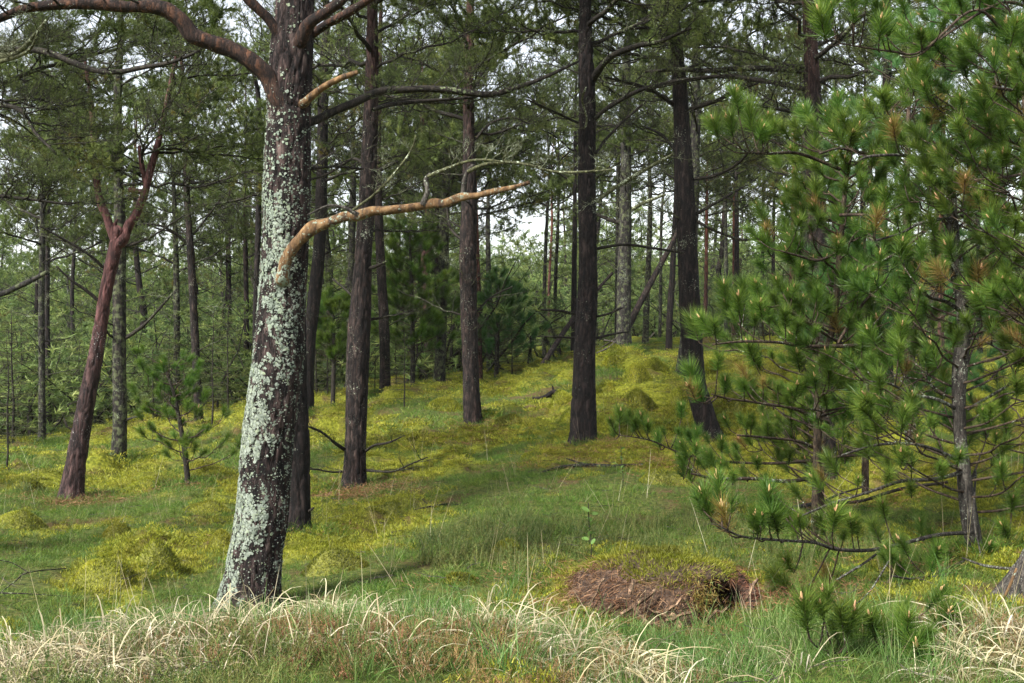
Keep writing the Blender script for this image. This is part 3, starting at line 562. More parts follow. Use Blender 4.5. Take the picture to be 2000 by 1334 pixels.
def lichens(T, n, dens, name='lichen', label=None, rr=(.0022, .0115)):
    g = T.grid; nr, ns, _ = g.shape; mb = MB(); c = T.vis[:, :3] - T.base; k = 0; tries = 0
    while k < n and tries < n * 60:
        tries += 1; i = RS.randint(1, nr - 1); j = RS.randint(0, ns); f1, f2 = RS.rand(2); p = (g[i, j] * (1 - f1) + g[i - 1, j] * f1) * (1 - f2) + (g[i, (j + 1) % ns] * (1 - f1) + g[i - 1, (j + 1) % ns] * f1) * f2; nm = norm(p - c[i]); 
        if RS.rand() > dens(p + T.base, nm): continue
        u = norm(np.cross(nm, [0, 0, 1.0])); v = np.cross(nm, u); R = rr[0] + (rr[1] - rr[0]) * RS.rand() ** 2.6; m = 7; a = np.linspace(0, 6.283, m, endpoint=False) + RS.rand()
        rad = R * (.45 + .85 * RS.rand(m)); ring = p + nm * (.001 + .004 * RS.rand(m))[:, None] + u * (np.cos(a) * rad)[:, None] + v * (np.sin(a) * rad)[:, None]
        low = p - nm * .004 + (ring - p) * .8; mid = p + nm * (.003 + .12 * R)
        vv = np.vstack([low, ring, [mid]]); tr = [(m + q, m + (q + 1) % m, 2 * m) for q in range(m)]; qd = [(q, (q + 1) % m, m + (q + 1) % m, m + q) for q in range(m)]
        mb.add(vv, tr, qd, 0, RS.rand()); k += 1
    o = link(name, mb.mesh(name, LICH, False), T.root); o['kind'] = 'stuff'; return o
LICH = leaf_mat('lichen_crust', G(1, (.10, .12, .09), (.17, .20, .16), (.26, .29, .24), (.20, .24, .15)), 0, 0, rough=.95)
def dens1(p, nm):
    px = p[0] / p[1]; h = p[2]; n = .7 * fbm(p[0] * 7, p[1] * 7, p[2] * 4, 3) + .6 * fbm(p[0] * 26, p[1] * 26, p[2] * 16 + 4, 2); left = sstep(.95, -.25, nm[0]); front = sstep(.35, -.2, nm[1])
    hz = 1 - .93 * sstep(1.8, 2.6, h); bare = math.exp(-((h - .55) / .22) ** 2) * .25 * sstep(-.5, .1, nm[0])
    return float(np.clip((.10 + .95 * left) * (.15 + .85 * front) * hz * sstep(-.2, .12, n + .03 - bare), 0, 1))
lichens(T1, 14000, dens1)
lichens(T1, 3500, lambda p, nm: float(sstep(.45, -.2, nm[1]) * (1 - .85 * sstep(1.9, 2.9, p[2])) * sstep(-.5, .3, fbm(p[0] * 12, p[1] * 12, p[2] * 9, 2))), name='lichen_flecks', rr=(.0012, .0055))

# ------------------------------------------------------------------ the trees one can tell apart
mk = make_pine
T2 = mk('pine_tree', 'dark plum trunk standing close behind the right edge of the lichened pine', [(580, 1055, 54), (583, 900, 46), (577, 700, 44), (574, 500, 40), (570, 300, 34)], 9, BARK['dark'], c0=4.2, ndead=3, sides=64, step=.02, amp=.013, fr=26)
T4 = mk('pine_tree', 'red brown pine with bare dead twigs at its foot, right of the lichened trunk', [(692, 957, 46), (694, 880, 42), (697, 780, 44), (702, 640, 44), (711, 480, 34), (716, 400, 33), (722, 280, 31), (726, 180, 28), (727, 60, 24), (728, -60, 20)], 12, BARK['brown'], c0=4.3, nlive=28, ndead=5, dead0=2.2, sides=64, step=.025, amp=.014, fr=26)
T3 = mk('pine_tree', 'grey brown pine leaning to the right between the lichened and the red brown trunk', [(597, 815, 30), (602, 680, 27), (614, 580, 26), (624, 480, 24), (629, 330, 22), (632, 150, 20)], 19, BARK['dark'], c0=3.8, ndead=12, sides=32)
T5 = mk('pine_tree', 'slim reddish pine just right of the red brown trunk with dead twigs', [(752, 770, 22), (751, 650, 21), (745, 540, 19), (740, 430, 17), (738, 300, 15), (740, 150, 13)], 22, BARK['brown'], c0=3.6, ndead=12, sides=24)
T6 = mk('pine_tree', 'dark straight pine standing alone in the middle on yellow moss', [(925, 840, 36), (920, 750, 33), (916, 620, 33), (914, 520, 34), (916, 420, 32), (917, 320, 26), (915, 200, 22), (917, 60, 18)], 16, BARK['brown'], c0=4.0, ndead=12, sides=52, step=.03, amp=.013, fr=26)
T6b = mk('pine_tree', 'thin reddish pine half hidden behind the dark middle trunk', [(936, 745, 14), (934, 600, 13), (930, 480, 12), (927, 380, 11)], 26, BARK['red'], c0=3.6, ndead=8, sides=16)
T7 = mk('pine_tree', 'dark grey pine left of the middle trunk with scaly bark', [(857, 757, 24), (861, 680, 20), (866, 560, 19), (868, 440, 19), (872, 330, 17), (876, 180, 15)], 24, BARK['greend'], c0=3.6, ndead=12, sides=24)
T7c = mk('pine_tree', 'narrow pine touching the left side of the dark grey pine', [(852, 740, 9), (853, 600, 9), (853, 440, 9), (856, 300, 8)], 30, BARK['brown'], c0=3.8, ndead=8, sides=14)
T7b = mk('pine_tree', 'crooked pale topped pine bending left of the dark grey pine', [(838, 755, 17), (836, 650, 17), (831, 560, 15), (830, 505, 15), (840, 465, 15), (834, 400, 12), (826, 300, 9), (826, 200, 8)], 29, BARK['pink'], c0=3.9, ndead=10, sides=20)
T8 = mk('pine_tree', 'tall dark pine with rough lichened foot right of centre', [(1140, 874, 50), (1140, 800, 48), (1142, 680, 44), (1148, 560, 38), (1147, 440, 36), (1146, 330, 35), (1147, 220, 34), (1145, 120, 30), (1143, 20, 24), (1142, -80, 20)], 13, BARK['dark'], c0=4.5, nlive=28, ndead=4, dead0=2.6, sides=72, step=.022, amp=.016, fr=24)
T9 = mk('pine_tree', 'nearly black pine leaning left over the mossy rise', [(1386, 850, 42), (1370, 790, 41), (1357, 740, 41), (1350, 640, 42), (1345, 540, 40), (1340, 420, 38), (1336, 330, 35), (1330, 210, 29), (1322, 100, 26), (1312, 0, 22), (1305, -90, 18)], 14, BARK['dark'], c0=4.3, nlive=28, ndead=6, dead0=2.4, sides=56, step=.03, amp=.011, fr=26)
T9b = mk('pine_tree', 'pine with a flared foot crossing behind the nearly black leaning pine', [(1328, 757, 32), (1336, 700, 25), (1345, 600, 22), (1353, 450, 21), (1357, 300, 20), (1360, 150, 18)], 20, BARK['grey'], c0=4.0, ndead=8, sides=28)
T10 = mk('pine_tree', 'grey lichen covered pine at the top of the mossy rise', [(1217, 695, 34), (1218, 640, 29), (1219, 540, 28), (1221, 430, 25), (1222, 330, 22), (1223, 200, 19), (1226, 80, 16)], 22, BARK['grey'], c0=4.2, ndead=13, sides=32)
T10b = mk('pine_tree', 'slim pine showing just left of the grey lichen covered pine', [(1204, 690, 10), (1206, 560, 10), (1207, 400, 9), (1209, 250, 8)], 30, BARK['grey'], c0=4.2, ndead=6, sides=14)
T11 = mk('pine_tree', 'thin dark pine between the grey lichened and the nearly black pine', [(1306, 700, 14), (1308, 620, 13), (1313, 540, 12), (1317, 460, 11), (1321, 360, 9)], 28, BARK['dark'], c0=4.2, ndead=8, sides=16)
T12 = mk('pine_tree', 'thin pine behind the leaning log on the rise', [(1260, 672, 13), (1263, 600, 12), (1267, 500, 11), (1270, 400, 9)], 33, BARK['greend'], c0=4.3, ndead=8, sides=16)
T16 = mk('pine_tree', 'stout red brown pine behind the young pines on the right', [(1615, 940, 42), (1614, 850, 36), (1606, 700, 36), (1600, 560, 36), (1596, 440, 36), (1592, 300, 37), (1588, 210, 36), (1584, 105, 28), (1580, 20, 25), (1576, -70, 20)], 12.5, BARK['brown'], c0=4.2, nlive=26, ndead=6, dead0=2.2, sides=64, step=.025, amp=.014, fr=26)
T17 = mk('pine_tree', 'grey brown pine beside the stout red brown pine on the right', [(1568, 700, 18), (1569, 600, 17), (1570, 480, 17), (1572, 380, 15), (1574, 260, 14)], 24, BARK['grey'], c0=4.0, ndead=10, sides=22)
T18 = mk('pine_tree', 'orange red slim pine trunk left of the stout red brown pine', [(1541, 690, 12), (1545, 600, 11), (1548, 500, 11), (1550, 400, 10), (1553, 300, 8)], 27, BARK['red'], c0=4.0, ndead=8, sides=18)
T21 = mk('pine_tree', 'dark pine behind the lichened young pine stem on the right', [(1735, 780, 26), (1728, 650, 26), (1722, 500, 25), (1720, 380, 24), (1724, 250, 20), (1735, 100, 16)], 16, BARK['dark'], c0=3.8, ndead=12, sides=28)
T22 = mk('pine_tree', 'rust coloured thin pine near the right edge behind the young pine', [(1838, 720, 13), (1838, 560, 13), (1839, 430, 12), (1842, 300, 10)], 24, BARK['red'], c0=3.8, ndead=8, sides=16)
T30 = mk('forked_pine', 'smooth pinkish red pine at the left with a wide fork', [(137, 985, 46), (146, 920, 40), (166, 800, 35), (188, 690, 29), (205, 580, 25), (219, 510, 26), (230, 462, 26)], 12, BARK['pink'], H=3.0, c0=2.9, nlive=0, ndead=0, sides=52, step=.022, amp=.010, fr=20, flare=.2)
for pth in ([(229, 475, 22), (212, 435, 16), (194, 385, 13), (185, 320, 13), (183, 275, 12), (178, 200, 9), (165, 110, 6)], [(234, 475, 22), (256, 435, 19), (280, 385, 15), (297, 320, 13), (313, 262, 11), (328, 190, 10), (345, 100, 7), (352, 20, 5)], [(286, 372, 11), (278, 330, 10), (272, 285, 8)]):
    limb(T30, pth, 12, 11.9, BARK['pink'], sides=18, twig=['live', 'liveshade', 'dead'], ntw=13, ts=(.35, .75), t_range=(.4, 1))
limb(T30, [(210, 530, 6), (170, 495, 6), (120, 465, 5), (75, 440, 4)], 12, 11.6, BARK['twig'], twig=['dead'], ntw=4, ts=(.2, .45), sides=7)
limb(T30, [(196, 590, 7), (165, 565, 6), (140, 548, 5), (110, 520, 4)], 12, 11.8, BARK['twig'], twig=['dead'], ntw=2, ts=(.2, .4), sides=7)
T31 = mk('pine_tree', 'dark straight pine behind the forked pinkish pine at the left', [(231, 912, 31), (234, 830, 28), (233, 700, 26), (233, 560, 26), (234, 440, 22), (231, 330, 18), (230, 180, 16)], 16, BARK['greend'], c0=3.8, ndead=8, sides=36, step=.04)
T32 = mk('pine_tree', 'thin red stemmed pine between the forked pine and the lichened pine', [(389, 830, 17), (384, 730, 16), (379, 620, 16), (374, 520, 15), (368, 430, 13), (363, 340, 11), (360, 200, 9)], 20, BARK['brown'], c0=3.6, ndead=8, sides=24)
T33 = mk('pine_tree', 'slim dark pine near the left edge, the nearer of a close pair', [(82, 870, 15), (82, 740, 13), (81, 600, 12), (83, 450, 11), (84, 300, 10)], 22, BARK['grey'], c0=3.4, ndead=10, sides=20)
T33b = mk('pine_tree', 'slim pine near the left edge, the farther and right hand of a close pair', [(94, 812, 12), (93, 700, 11), (92, 560, 10), (94, 400, 9)], 26, BARK['dark'], c0=3.4, ndead=8, sides=16)
T34 = mk('pine_tree', 'slim reddish pine seen just left of the lichened trunk', [(483, 800, 14), (482, 700, 12), (481, 580, 10), (479, 450, 9)], 28, BARK['brown'], c0=3.6, ndead=8, sides=16)
T35 = mk('pine_tree', 'short thick pine stem in the green undergrowth right of the forked pine', [(342, 805, 15), (345, 700, 14), (345, 590, 13), (343, 480, 11)], 26, BARK['greend'], c0=3.0, ndead=6, sides=16)
T36 = mk('pine_tree', 'faint narrow pine in the green background left of the lichened trunk', [(449, 760, 9), (449, 650, 8), (448, 550, 8), (447, 450, 7)], 36, BARK['brown'], c0=3.6, ndead=6, sides=12)
T37 = mk('pine_tree', 'slender pine rising high beside the left edge of the lichened trunk', [(497, 810, 13), (500, 600, 12), (505, 400, 11), (505, 200, 10)], 24, BARK['dark'], c0=4.2, ndead=8, sides=16)
T38 = mk('pine_tree', 'grey pine hidden partly behind the left side of the red brown trunk', [(683, 760, 16), (684, 640, 15), (686, 520, 13), (690, 400, 12)], 24, BARK['grey'], c0=3.6, ndead=8, sides=18)
T39 = mk('pine_tree', 'faint pine stem among rusty foliage left of the forked pine', [(142, 740, 9), (142, 650, 9), (141, 560, 8)], 32, BARK['dark'], c0=3.4, ndead=6, sides=12)
small = [(1063, 705, 9, 30, 'grey', 'slim grey pine behind the foot of the leaning log, left of the tall dark pine'), (1074, 695, 6, 36, 'red', 'thin orange red pine beside the slim grey pine left of the tall dark pine'),
 (1087, 690, 8, 33, 'greend', 'thin green grey pine in the gap left of the tall dark pine'), (1120, 705, 12, 27, 'dark', 'pine peeping out along the left side of the tall dark pine'),
 (1376, 680, 8, 34, 'red', 'thin reddish pine just right of the nearly black pine'), (1417, 672, 8, 38, 'grey', 'thin grey pine two steps right of the nearly black pine'),
 (1433, 672, 9, 36, 'red', 'reddish half of a close pair on the skyline right of the nearly black pine'), (1442, 675, 11, 33, 'dark', 'dark half of a close pair on the skyline right of the nearly black pine'),
 (1487, 672, 8, 38, 'greend', 'thin mossy pine midway between the skyline pair and the orange red trunk'), (1513, 672, 8, 36, 'dark', 'thin dark pine left of the orange red trunk on the right'),
 (1914, 690, 10, 30, 'dark', 'thin dark pine near the right edge above the orange tipped needles'), (1961, 700, 10, 28, 'greend', 'thin mossy pine closest to the right edge of the view'),
 (1685, 690, 12, 26, 'dark', 'dark pine behind the needles just right of the stout red brown pine'), (955, 735, 12, 28, 'grey', 'grey pine with low dead boughs just right of the middle trunk'),
 (1288, 680, 7, 40, 'grey', 'very thin pine behind the leaning log near the skyline')]
for (x, y, wd, d, bk, lab) in small:
    mk('pine_tree', lab, [(x, y, wd), (x + random.uniform(-3, 3), y - 120, wd * .95), (x + random.uniform(-5, 5), y - 260, wd * .8)], d, BARK[bk], c0=random.uniform(3.6, 4.2), nlive=20, ndead=8, sides=14, step=.1)

# hand placed limbs that the photograph shows against the sky
def L2(T, path, dd=0.0, **k):
    kw = dict(sides=8, twig=['dead', 'liveshade'], ntw=5, ts=(.25, .5), t_range=(.3, 1), up=.5, mat=BARK['twig']); kw.update(k); return limb(T, path, T.d, T.d + dd, **kw)
L2(T8, [(1156, 158, 15), (1175, 130, 14), (1200, 107, 13), (1240, 92, 12), (1290, 80, 9), (1350, 55, 6)], -1)
L2(T8, [(1160, 232, 10), (1185, 212, 9), (1215, 194, 9), (1262, 172, 8), (1320, 158, 6), (1370, 150, 4)], -.5)
L2(T8, [(1160, 395, 8), (1200, 368, 8), (1245, 340, 7), (1315, 300, 5)], -.6, mat=BARK['mosstwig'], twig=['mossy'])
L2(T8, [(1163, 300, 7), (1185, 270, 6), (1225, 230, 5), (1260, 200, 4)], .4)
L2(T8, [(1164, 486, 6), (1217, 478, 6), (1270, 484, 5), (1334, 494, 4)], .4, ntw=3)
L2(T8, [(1130, 240, 5), (1090, 222, 5), (1060, 208, 4), (1030, 195, 3)], -.6)
L2(T8, [(1122, 614, 5), (1095, 607, 5), (1056, 605, 3)], -.3, ntw=2, ts=(.1, .25), twig=['dead'])
L2(T8, [(1122, 660, 4), (1085, 658, 4), (1049, 657, 2)], -.2, ntw=2, ts=(.1, .2), twig=['dead'])
L2(T8, [(1165, 618, 5), (1190, 612, 4), (1216, 601, 3)], -.2, ntw=1, ts=(.1, .2), twig=['dead'])
L2(T8, [(1165, 660, 5), (1195, 653, 4), (1228, 648, 3)], .3, ntw=1, ts=(.1, .2), twig=['dead'])
L2(T8, [(1135, 270, 5), (1146, 235, 5), (1137, 195, 4), (1145, 170, 3)], -.4, mat=BARK['mosstwig'], twig=['mossy'], ts=(.1, .25))
L2(T16, [(1580, 140, 15), (1530, 135, 13), (1450, 133, 12), (1390, 138, 10), (1320, 136, 8), (1260, 140, 5)], 1.0, ntw=8)
L2(T16, [(1578, 175, 11), (1520, 163, 10), (1450, 152, 9), (1390, 150, 8), (1330, 160, 6), (1270, 175, 4)], .6, ntw=6)
L2(T16, [(1578, 223, 10), (1540, 217, 8), (1490, 208, 6), (1450, 200, 4)], -.5)
L2(T16, [(1578, 285, 5), (1520, 280, 5), (1470, 260, 4)], .3)
L2(T9, [(1345, 215, 9), (1390, 200, 9), (1430, 183, 7), (1480, 162, 5)], -.8)
L2(T9, [(1316, 205, 8), (1280, 180, 7), (1240, 165, 6), (1180, 150, 4)], -.5)
L2(T9, [(1352, 350, 8), (1400, 342, 6), (1440, 320, 5), (1460, 300, 4)], -.6)
L2(T9, [(1355, 420, 8), (1400, 395, 6), (1440, 372, 5), (1475, 352, 3)], .5)
L2(T9, [(1356, 430, 7), (1400, 452, 6), (1450, 468, 5), (1500, 462, 3)], -.5)
L2(T9, [(1325, 300, 6), (1290, 262, 6), (1250, 245, 4)], .5)
L2(T10, [(1233, 410, 9), (1260, 395, 7), (1300, 380, 5)], -.4, mat=BARK['mosstwig'], twig=['mossy'])
L2(T10, [(1210, 435, 9), (1180, 425, 7), (1165, 420, 5)], .3)
L2(T4, [(705, 600, 6), (680, 570, 5), (650, 545, 4)], .2, twig=['dead'])
L2(T4, [(715, 525, 7), (740, 518, 6), (755, 510, 4)], -.3, twig=['dead'], ntw=1, ts=(.1, .2))
L2(T4, [(715, 625, 6), (750, 620, 5), (800, 608, 3)], .4, twig=['dead'], ntw=3)
L2(T4, [(735, 335, 8), (755, 325, 8), (776, 316, 6)], -.4, twig=['dead'], ntw=1, ts=(.15, .25))
L2(T4, [(732, 215, 9), (760, 202, 9), (800, 196, 8), (860, 200, 6), (900, 190, 4)], .5)
L2(T4, [(718, 330, 7), (690, 310, 6), (640, 340, 5), (600, 352, 4)], .4)
L2(T4, [(677, 880, 7), (655, 866, 6), (630, 845, 5), (600, 832, 3)], -.5, twig=['dead'], ntw=6, ts=(.12, .28))
L2(T4, [(708, 885, 6), (730, 870, 5), (760, 864, 4), (790, 850, 2)], -.4, twig=['dead'], ntw=5, ts=(.12, .28))
L2(T4, [(710, 918, 6), (740, 921, 5), (770, 920, 4), (800, 907, 3), (835, 893, 2)], -.6, twig=['dead'], ntw=6, ts=(.15, .32))
L2(T4, [(676, 920, 5), (650, 922, 4), (620, 917, 3), (600, 916, 2)], -.4, twig=['dead'], ntw=4, ts=(.12, .28))
L2(T6, [(905, 470, 6), (880, 445, 5), (872, 400, 4)], .3)
L2(T6, [(930, 270, 6), (960, 240, 5), (1000, 230, 4), (1030, 240, 3)], -.3)
L2(T6, [(930, 610, 4), (960, 580, 4), (1000, 560, 3)], .4, ntw=3)
L2(T31, [(245, 660, 8), (275, 640, 7), (305, 610, 6), (338, 572, 4)], -.4, twig=['dead'], ntw=3, ts=(.15, .3))
L2(T31, [(248, 480, 6), (290, 465, 5), (330, 440, 4), (360, 420, 3)], -.4)
L2(T31, [(222, 660, 6), (212, 652, 5), (205, 640, 4)], -.3, ntw=0)
L2(T31, [(246, 820, 5), (262, 815, 4), (280, 812, 3)], -.3, twig=['dead'], ntw=2, ts=(.1, .2))
L2(T32, [(368, 478, 7), (340, 455, 6), (310, 440, 5), (270, 438, 4)], -.4)
L2(T32, [(372, 465, 5), (400, 430, 4), (430, 390, 3)], .3)
T2b = T2
L2(T2, [(597, 1002, 7), (604, 998, 6), (612, 992, 4)], -.1, ntw=0)
# left edge: a limb reaching in from a tree outside the frame, and the high dark limb under the big one
TL = mk('pine_tree', 'pine just outside the left edge whose dark boughs hang into the upper left corner', [(-260, 1000, 70), (-265, 600, 60), (-270, 200, 50), (-272, 0, 44)], 8, BARK['dark'], c0=2.6, nlive=22, ndead=4, dead0=1.6, Lb=.95, sides=28, az_bias=.2, shade=.9)
limb(TL, [(-120, 80, 15), (-40, 90, 14), (30, 97, 14), (80, 99, 13), (140, 120, 12), (185, 138, 12), (230, 140, 11), (290, 130, 8), (340, 120, 7), (388, 100, 5)], 7.6, 7.0, BARK['twig'], sides=9, twig=['liveshade', 'dead', 'liveshade'], ntw=12, ts=(.2, .5), t_range=(.15, 1), up=.25)
limb(TL, [(-120, 590, 16), (-40, 582, 14), (10, 572, 12), (50, 553, 10), (90, 533, 8)], 7.6, 7.0, BARK['grey'], sides=10, twig=['dead'], ntw=2, ts=(.08, .16))
limb(TL, [(-100, 70, 15), (-20, 105, 13), (20, 108, 11), (45, 95, 9), (66, 70, 7), (90, 40, 5)], 6.0, 5.6, BARK['mosstwig'], sides=8, twig=['mossy'], ntw=7, ts=(.12, .3), up=.2)
limb(TL, [(-100, 150, 12), (-20, 125, 9), (30, 112, 8), (60, 95, 6), (75, 60, 4)], 6.0, 5.6, BARK['mosstwig'], sides=8, twig=['mossy'], ntw=5, ts=(.12, .26), up=.1)
limb(TL, [(-120, 160, 12), (-20, 200, 10), (40, 215, 9), (70, 260, 7), (110, 300, 5)], 7.6, 7.4, BARK['twig'], sides=8, twig=['liveshade', 'liveshade', 'dead'], ntw=12, ts=(.25, .5), up=.2)
limb(TL, [(-120, 360, 10), (-20, 380, 8), (60, 390, 6), (140, 400, 4)], 7.6, 7.6, BARK['twig'], sides=7, twig=['liveshade', 'liveshade', 'dead'], ntw=9, ts=(.25, .45), up=.2)

# leaning dead trunks at the back of the rise
def log(name, label, path, d0, d1, mat, cat):
    n = len(path); c = np.array([[*P(x, y, d0 + (d1 - d0) * i / (n - 1)), px2m(wd, d0) / 2] for i, (x, y, wd) in enumerate(path)]); b = c[0, :3].copy(); sp = spline(c, .06); mb = MB()
    tube(mb, sp[:, :3] - b, sp[:, 3], 14, 0, .5, True, bark_disp(.004, 30, 3)); o = link(name, mb.mesh(name, mat), None, b); tag(o, label, cat); return o
log('leaning_log', 'reddish dead trunk leaning from the moss up behind the tall dark pine', [(1058, 716, 11), (1082, 678, 11), (1110, 636, 10), (1150, 585, 8), (1196, 533, 6)], 24, 26, BARK['brown'], 'log')
log('leaning_log', 'long dead trunk leaning right behind the grey lichened pine to the nearly black pine', [(1212, 660, 16), (1234, 622, 14), (1275, 545, 12), (1310, 480, 10), (1325, 445, 7)], 25, 26, BARK['brown'], 'log')

# ------------------------------------------------------------------ far stand
def far_kit():
    cr = []
    for v in range(6):
        w_, n_ = MB(), MB(); R = np.random.RandomState(500 + v)
        for i in range(17):
            f = (i + R.rand()) / 17; z = 1.9 + 6.0 * f; L = (2.5 - 1.6 * f) * R.uniform(.8, 1.25); a, b = grow_branch(600 + v * 40 + i, L, True, 12, needle=(24, .10, .013), thick=.016, twigs=4, rise=.15)
            az = i * 2.4 + R.rand(); M = np.array(Matrix.Rotation(az, 3, 'Z') @ Matrix.Rotation(-(.15 + .4 * f), 3, 'Y'))
            for src, dst in ((a, w_), (b, n_)):
                vv = np.concatenate(src.v) @ M.T + [0, 0, z]; off = dst.n; dst.v.append(vv); dst.tint += src.tint
                dst.t += [x + off for x in src.t]; dst.tm += src.tm; dst.q += [x + off for x in src.q]; dst.qm += src.qm; dst.n += len(vv)
        for i in range(9):
            a, b = grow_branch(900 + v * 20 + i, R.uniform(.5, 1.3), False, 5, thick=.014, twigs=2); az = R.rand() * 6.28; M = np.array(Matrix.Rotation(az, 3, 'Z')); vv = np.concatenate(a.v) @ M.T + [0, 0, R.uniform(1, 3.4)]
            off = w_.n; w_.v.append(vv); w_.tint += a.tint; w_.t += [x + off for x in a.t]; w_.tm += a.tm; w_.q += [x + off for x in a.q]; w_.qm += a.qm; w_.n += len(vv)
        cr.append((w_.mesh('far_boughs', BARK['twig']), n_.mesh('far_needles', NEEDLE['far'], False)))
    tk = []
    for v in range(5):
        z = np.linspace(-.4, 8.0, 16); R = np.random.RandomState(40 + v); pts = np.stack([np.cumsum(R.normal(0, .05, 16)), np.cumsum(R.normal(0, .05, 16)), z], 1); mb = MB(); tube(mb, pts, np.linspace(.13, .02, 16), 9); 
        tk.append(mb.mesh('far_trunk', BARK[['dark', 'brown', 'greend', 'brown', 'grey'][v]]))
    return cr, tk
CR, TK = far_kit()
placed = []; FAR = []
def far_trees(n, r0, r1, half, label, group, smin=.8, smax=1.15, skip=None):
    k = 0; tries = 0
    while k < n and tries < 9000:
        tries += 1; a = math.radians(random.uniform(*half)); r = math.sqrt(random.uniform(r0 * r0, r1 * r1)); x, y = r * math.sin(a), r * math.cos(a)
        if any((x - q[0]) ** 2 + (y - q[1]) ** 2 < 1.7 ** 2 for q in placed): continue
        if skip and skip(a, r): continue
        placed.append((x, y)); z = float(base_z(x, y)[0]); root = empty('background_pine', (x, y, z), random.uniform(0, 6.28)); s = random.uniform(smin, smax); root.scale = (s, s, s)
        tag(root, label, 'pine tree', group); wm, nm = random.choice(CR); link('trunk', random.choice(TK), root); o = link('boughs', wm, root); link('needles', nm, o); k += 1
        FAR.append((1000 + (x / y) * FPX, math.hypot(x, y), root))
def gap(a, r):
    x = 1000 + math.tan(a) * FPX; return (880 < x < 1120 and r < 60 and random.random() < .75) or (r < 30 and random.random() < .3)
far_trees(36, 27, 62, (-27, -3), 'one of the pines in the deep green stand behind the left half of the wood', 'pines in the stand behind on the left', skip=gap)
far_trees(34, 34, 70, (-3, 27), 'one of the pines in the far stand behind the mossy rise on the right', 'pines in the stand behind on the right', skip=gap)
far_trees(30, 62, 100, (-28, 28), 'one of the farthest pines closing the view at the back of the wood', 'farthest pines')

BOUND = [(0, 'the left edge'), (88, 'the close left pair'), (232, 'the dark left pine'), (378, 'the red stemmed pine'), (545, 'the lichened trunk'), (612, 'the grey leaning pine'), (700, 'the red brown pine'), (748, 'the slim reddish pine'),
 (866, 'the scaly grey pine'), (916, 'the dark middle pine'), (1146, 'the tall dark pine'), (1220, 'the grey lichened pine'), (1345, 'the nearly black pine'), (1438, 'the skyline pair'), (1600, 'the stout right pine'), (1870, 'the flecked young pine'), (2000, 'the right edge')]
ORD = ['nearest', 'second nearest', 'third nearest']
for g in range(len(BOUND) - 1):
    inside = sorted([f for f in FAR if BOUND[g][0] <= f[0] < BOUND[g + 1][0]], key=lambda f: f[1])[:3]
    for k, f in enumerate(inside): f[2]['label'] = '%s background pine between %s and %s' % (ORD[k], BOUND[g][1], BOUND[g + 1][1])
# ------------------------------------------------------------------ undergrowth: spruces, thickets, shrubs
def spruce_kit(seed, H=2.6, nl=13, dens=1.0, W=.85):
    R = np.random.RandomState(seed); w_, n_ = MB(), MB(); z = np.linspace(-.2, H, 14); pts = np.stack([np.cumsum(R.normal(0, .008, 14)), np.cumsum(R.normal(0, .008, 14)), z], 1); tube(w_, pts, np.linspace(.026, .004, 14), 7)
    for l in range(nl):
        f = (l + .3) / nl; zz = H * (.08 + .88 * f)
        for b in range(5):
            az = l * 1.3 + b * 1.256 + R.uniform(-.3, .3); L = W * (1 - f) ** .8 * R.uniform(.6, 1.1) + .08; m = 6; t = np.linspace(0, 1, m); el = .05 + .5 * f
            bp = np.stack([t * L * math.cos(az), t * L * math.sin(az), zz + t * L * el - .22 * L * t * t + R.normal(0, .008, m)], 1); tube(w_, bp, np.linspace(.006, .0015, m), 3)
            for q in range(int(3 + L * 9)):
                tt = R.uniform(.2, 1); p = bp[int(tt * (m - 1))]; s = R.choice([-1, 1]); d = norm([math.cos(az) * .7 - s * math.sin(az) * .8, math.sin(az) * .7 + s * math.cos(az) * .8, R.uniform(-.2, .1)]); l2 = (.06 + .22 * L * (1.1 - tt)); k = int((8 + l2 * 90) * dens)
                ts = RS.rand(k); bb = p + d * (ts * l2)[:, None]; dd = norm(d * .8 + RS.normal(size=(k, 3)) * .6); blades(n_, bb, dd, .028, .0042, 0, 1, 0, np.clip(R.rand() * .7 + .3 * RS.rand(k), 0, 1)); w_.add([p, p + d * l2, p + [0, 0, .003]], [(0, 1, 2)])
    return w_.mesh('spruce_wood', BARK['twig']), n_.mesh('spruce_needles', NEEDLE['olive'], False)
SPR = [spruce_kit(1000 + i, H=2.6, nl=12, W=.8) for i in range(3)] + [spruce_kit(1010, H=2.6, nl=9, dens=.6, W=.75)]
def spruce(px, py, d, h, label, kind=None, wide=1.0, group=None, cat='young spruce', name='young_spruce'):
    p = P(px, py, d); root = empty(name, p, random.uniform(0, 6.28)); s = h / 2.6; root.scale = (s * wide, s * wide, s); tag(root, label, cat, group); wm, nm = SPR[kind if kind is not None else random.randrange(3)]
    link('trunk', wm, root); link('needles', nm, root); return root
spruce(788, 796, 18, 1.35, 'thin olive young spruce between the red brown trunk and the dark grey pine', 3, 1.1)
spruce(415, 825, 19, 2.0, 'small feathery spruce right of the thin red stemmed pine', 3, .9)
spruce(445, 800, 21, 1.9, 'feathery spruce close to the left side of the lichened trunk', 0, 1.3)
spruce(15, 905, 14, 1.2, 'low spruce at the left edge of the view', 3, 1.2)
spruce(330, 822, 21, 1.7, 'green spruce among stems behind the small bright pine', 1, 1.2)
spruce(300, 810, 24, 1.5, 'low green spruce just right of the dark straight left pine', 2, 1.5)
spruce(170, 850, 21, 1.1, 'low spruce behind the leaning foot of the forked pine', 2, 1.6)
spruce(640, 790, 22, 1.6, 'spruce in the dark gap between the leaning grey pine and the red brown trunk', 0, 1.2)
spruce(1000, 735, 25, 1.3, 'low spruce right of the middle trunk at the edge of the moss', 1, 1.5)
spruce(1180, 700, 26, .7, 'tiny spruce on the rise between the tall dark and the grey lichened pine', 1, 1.4)
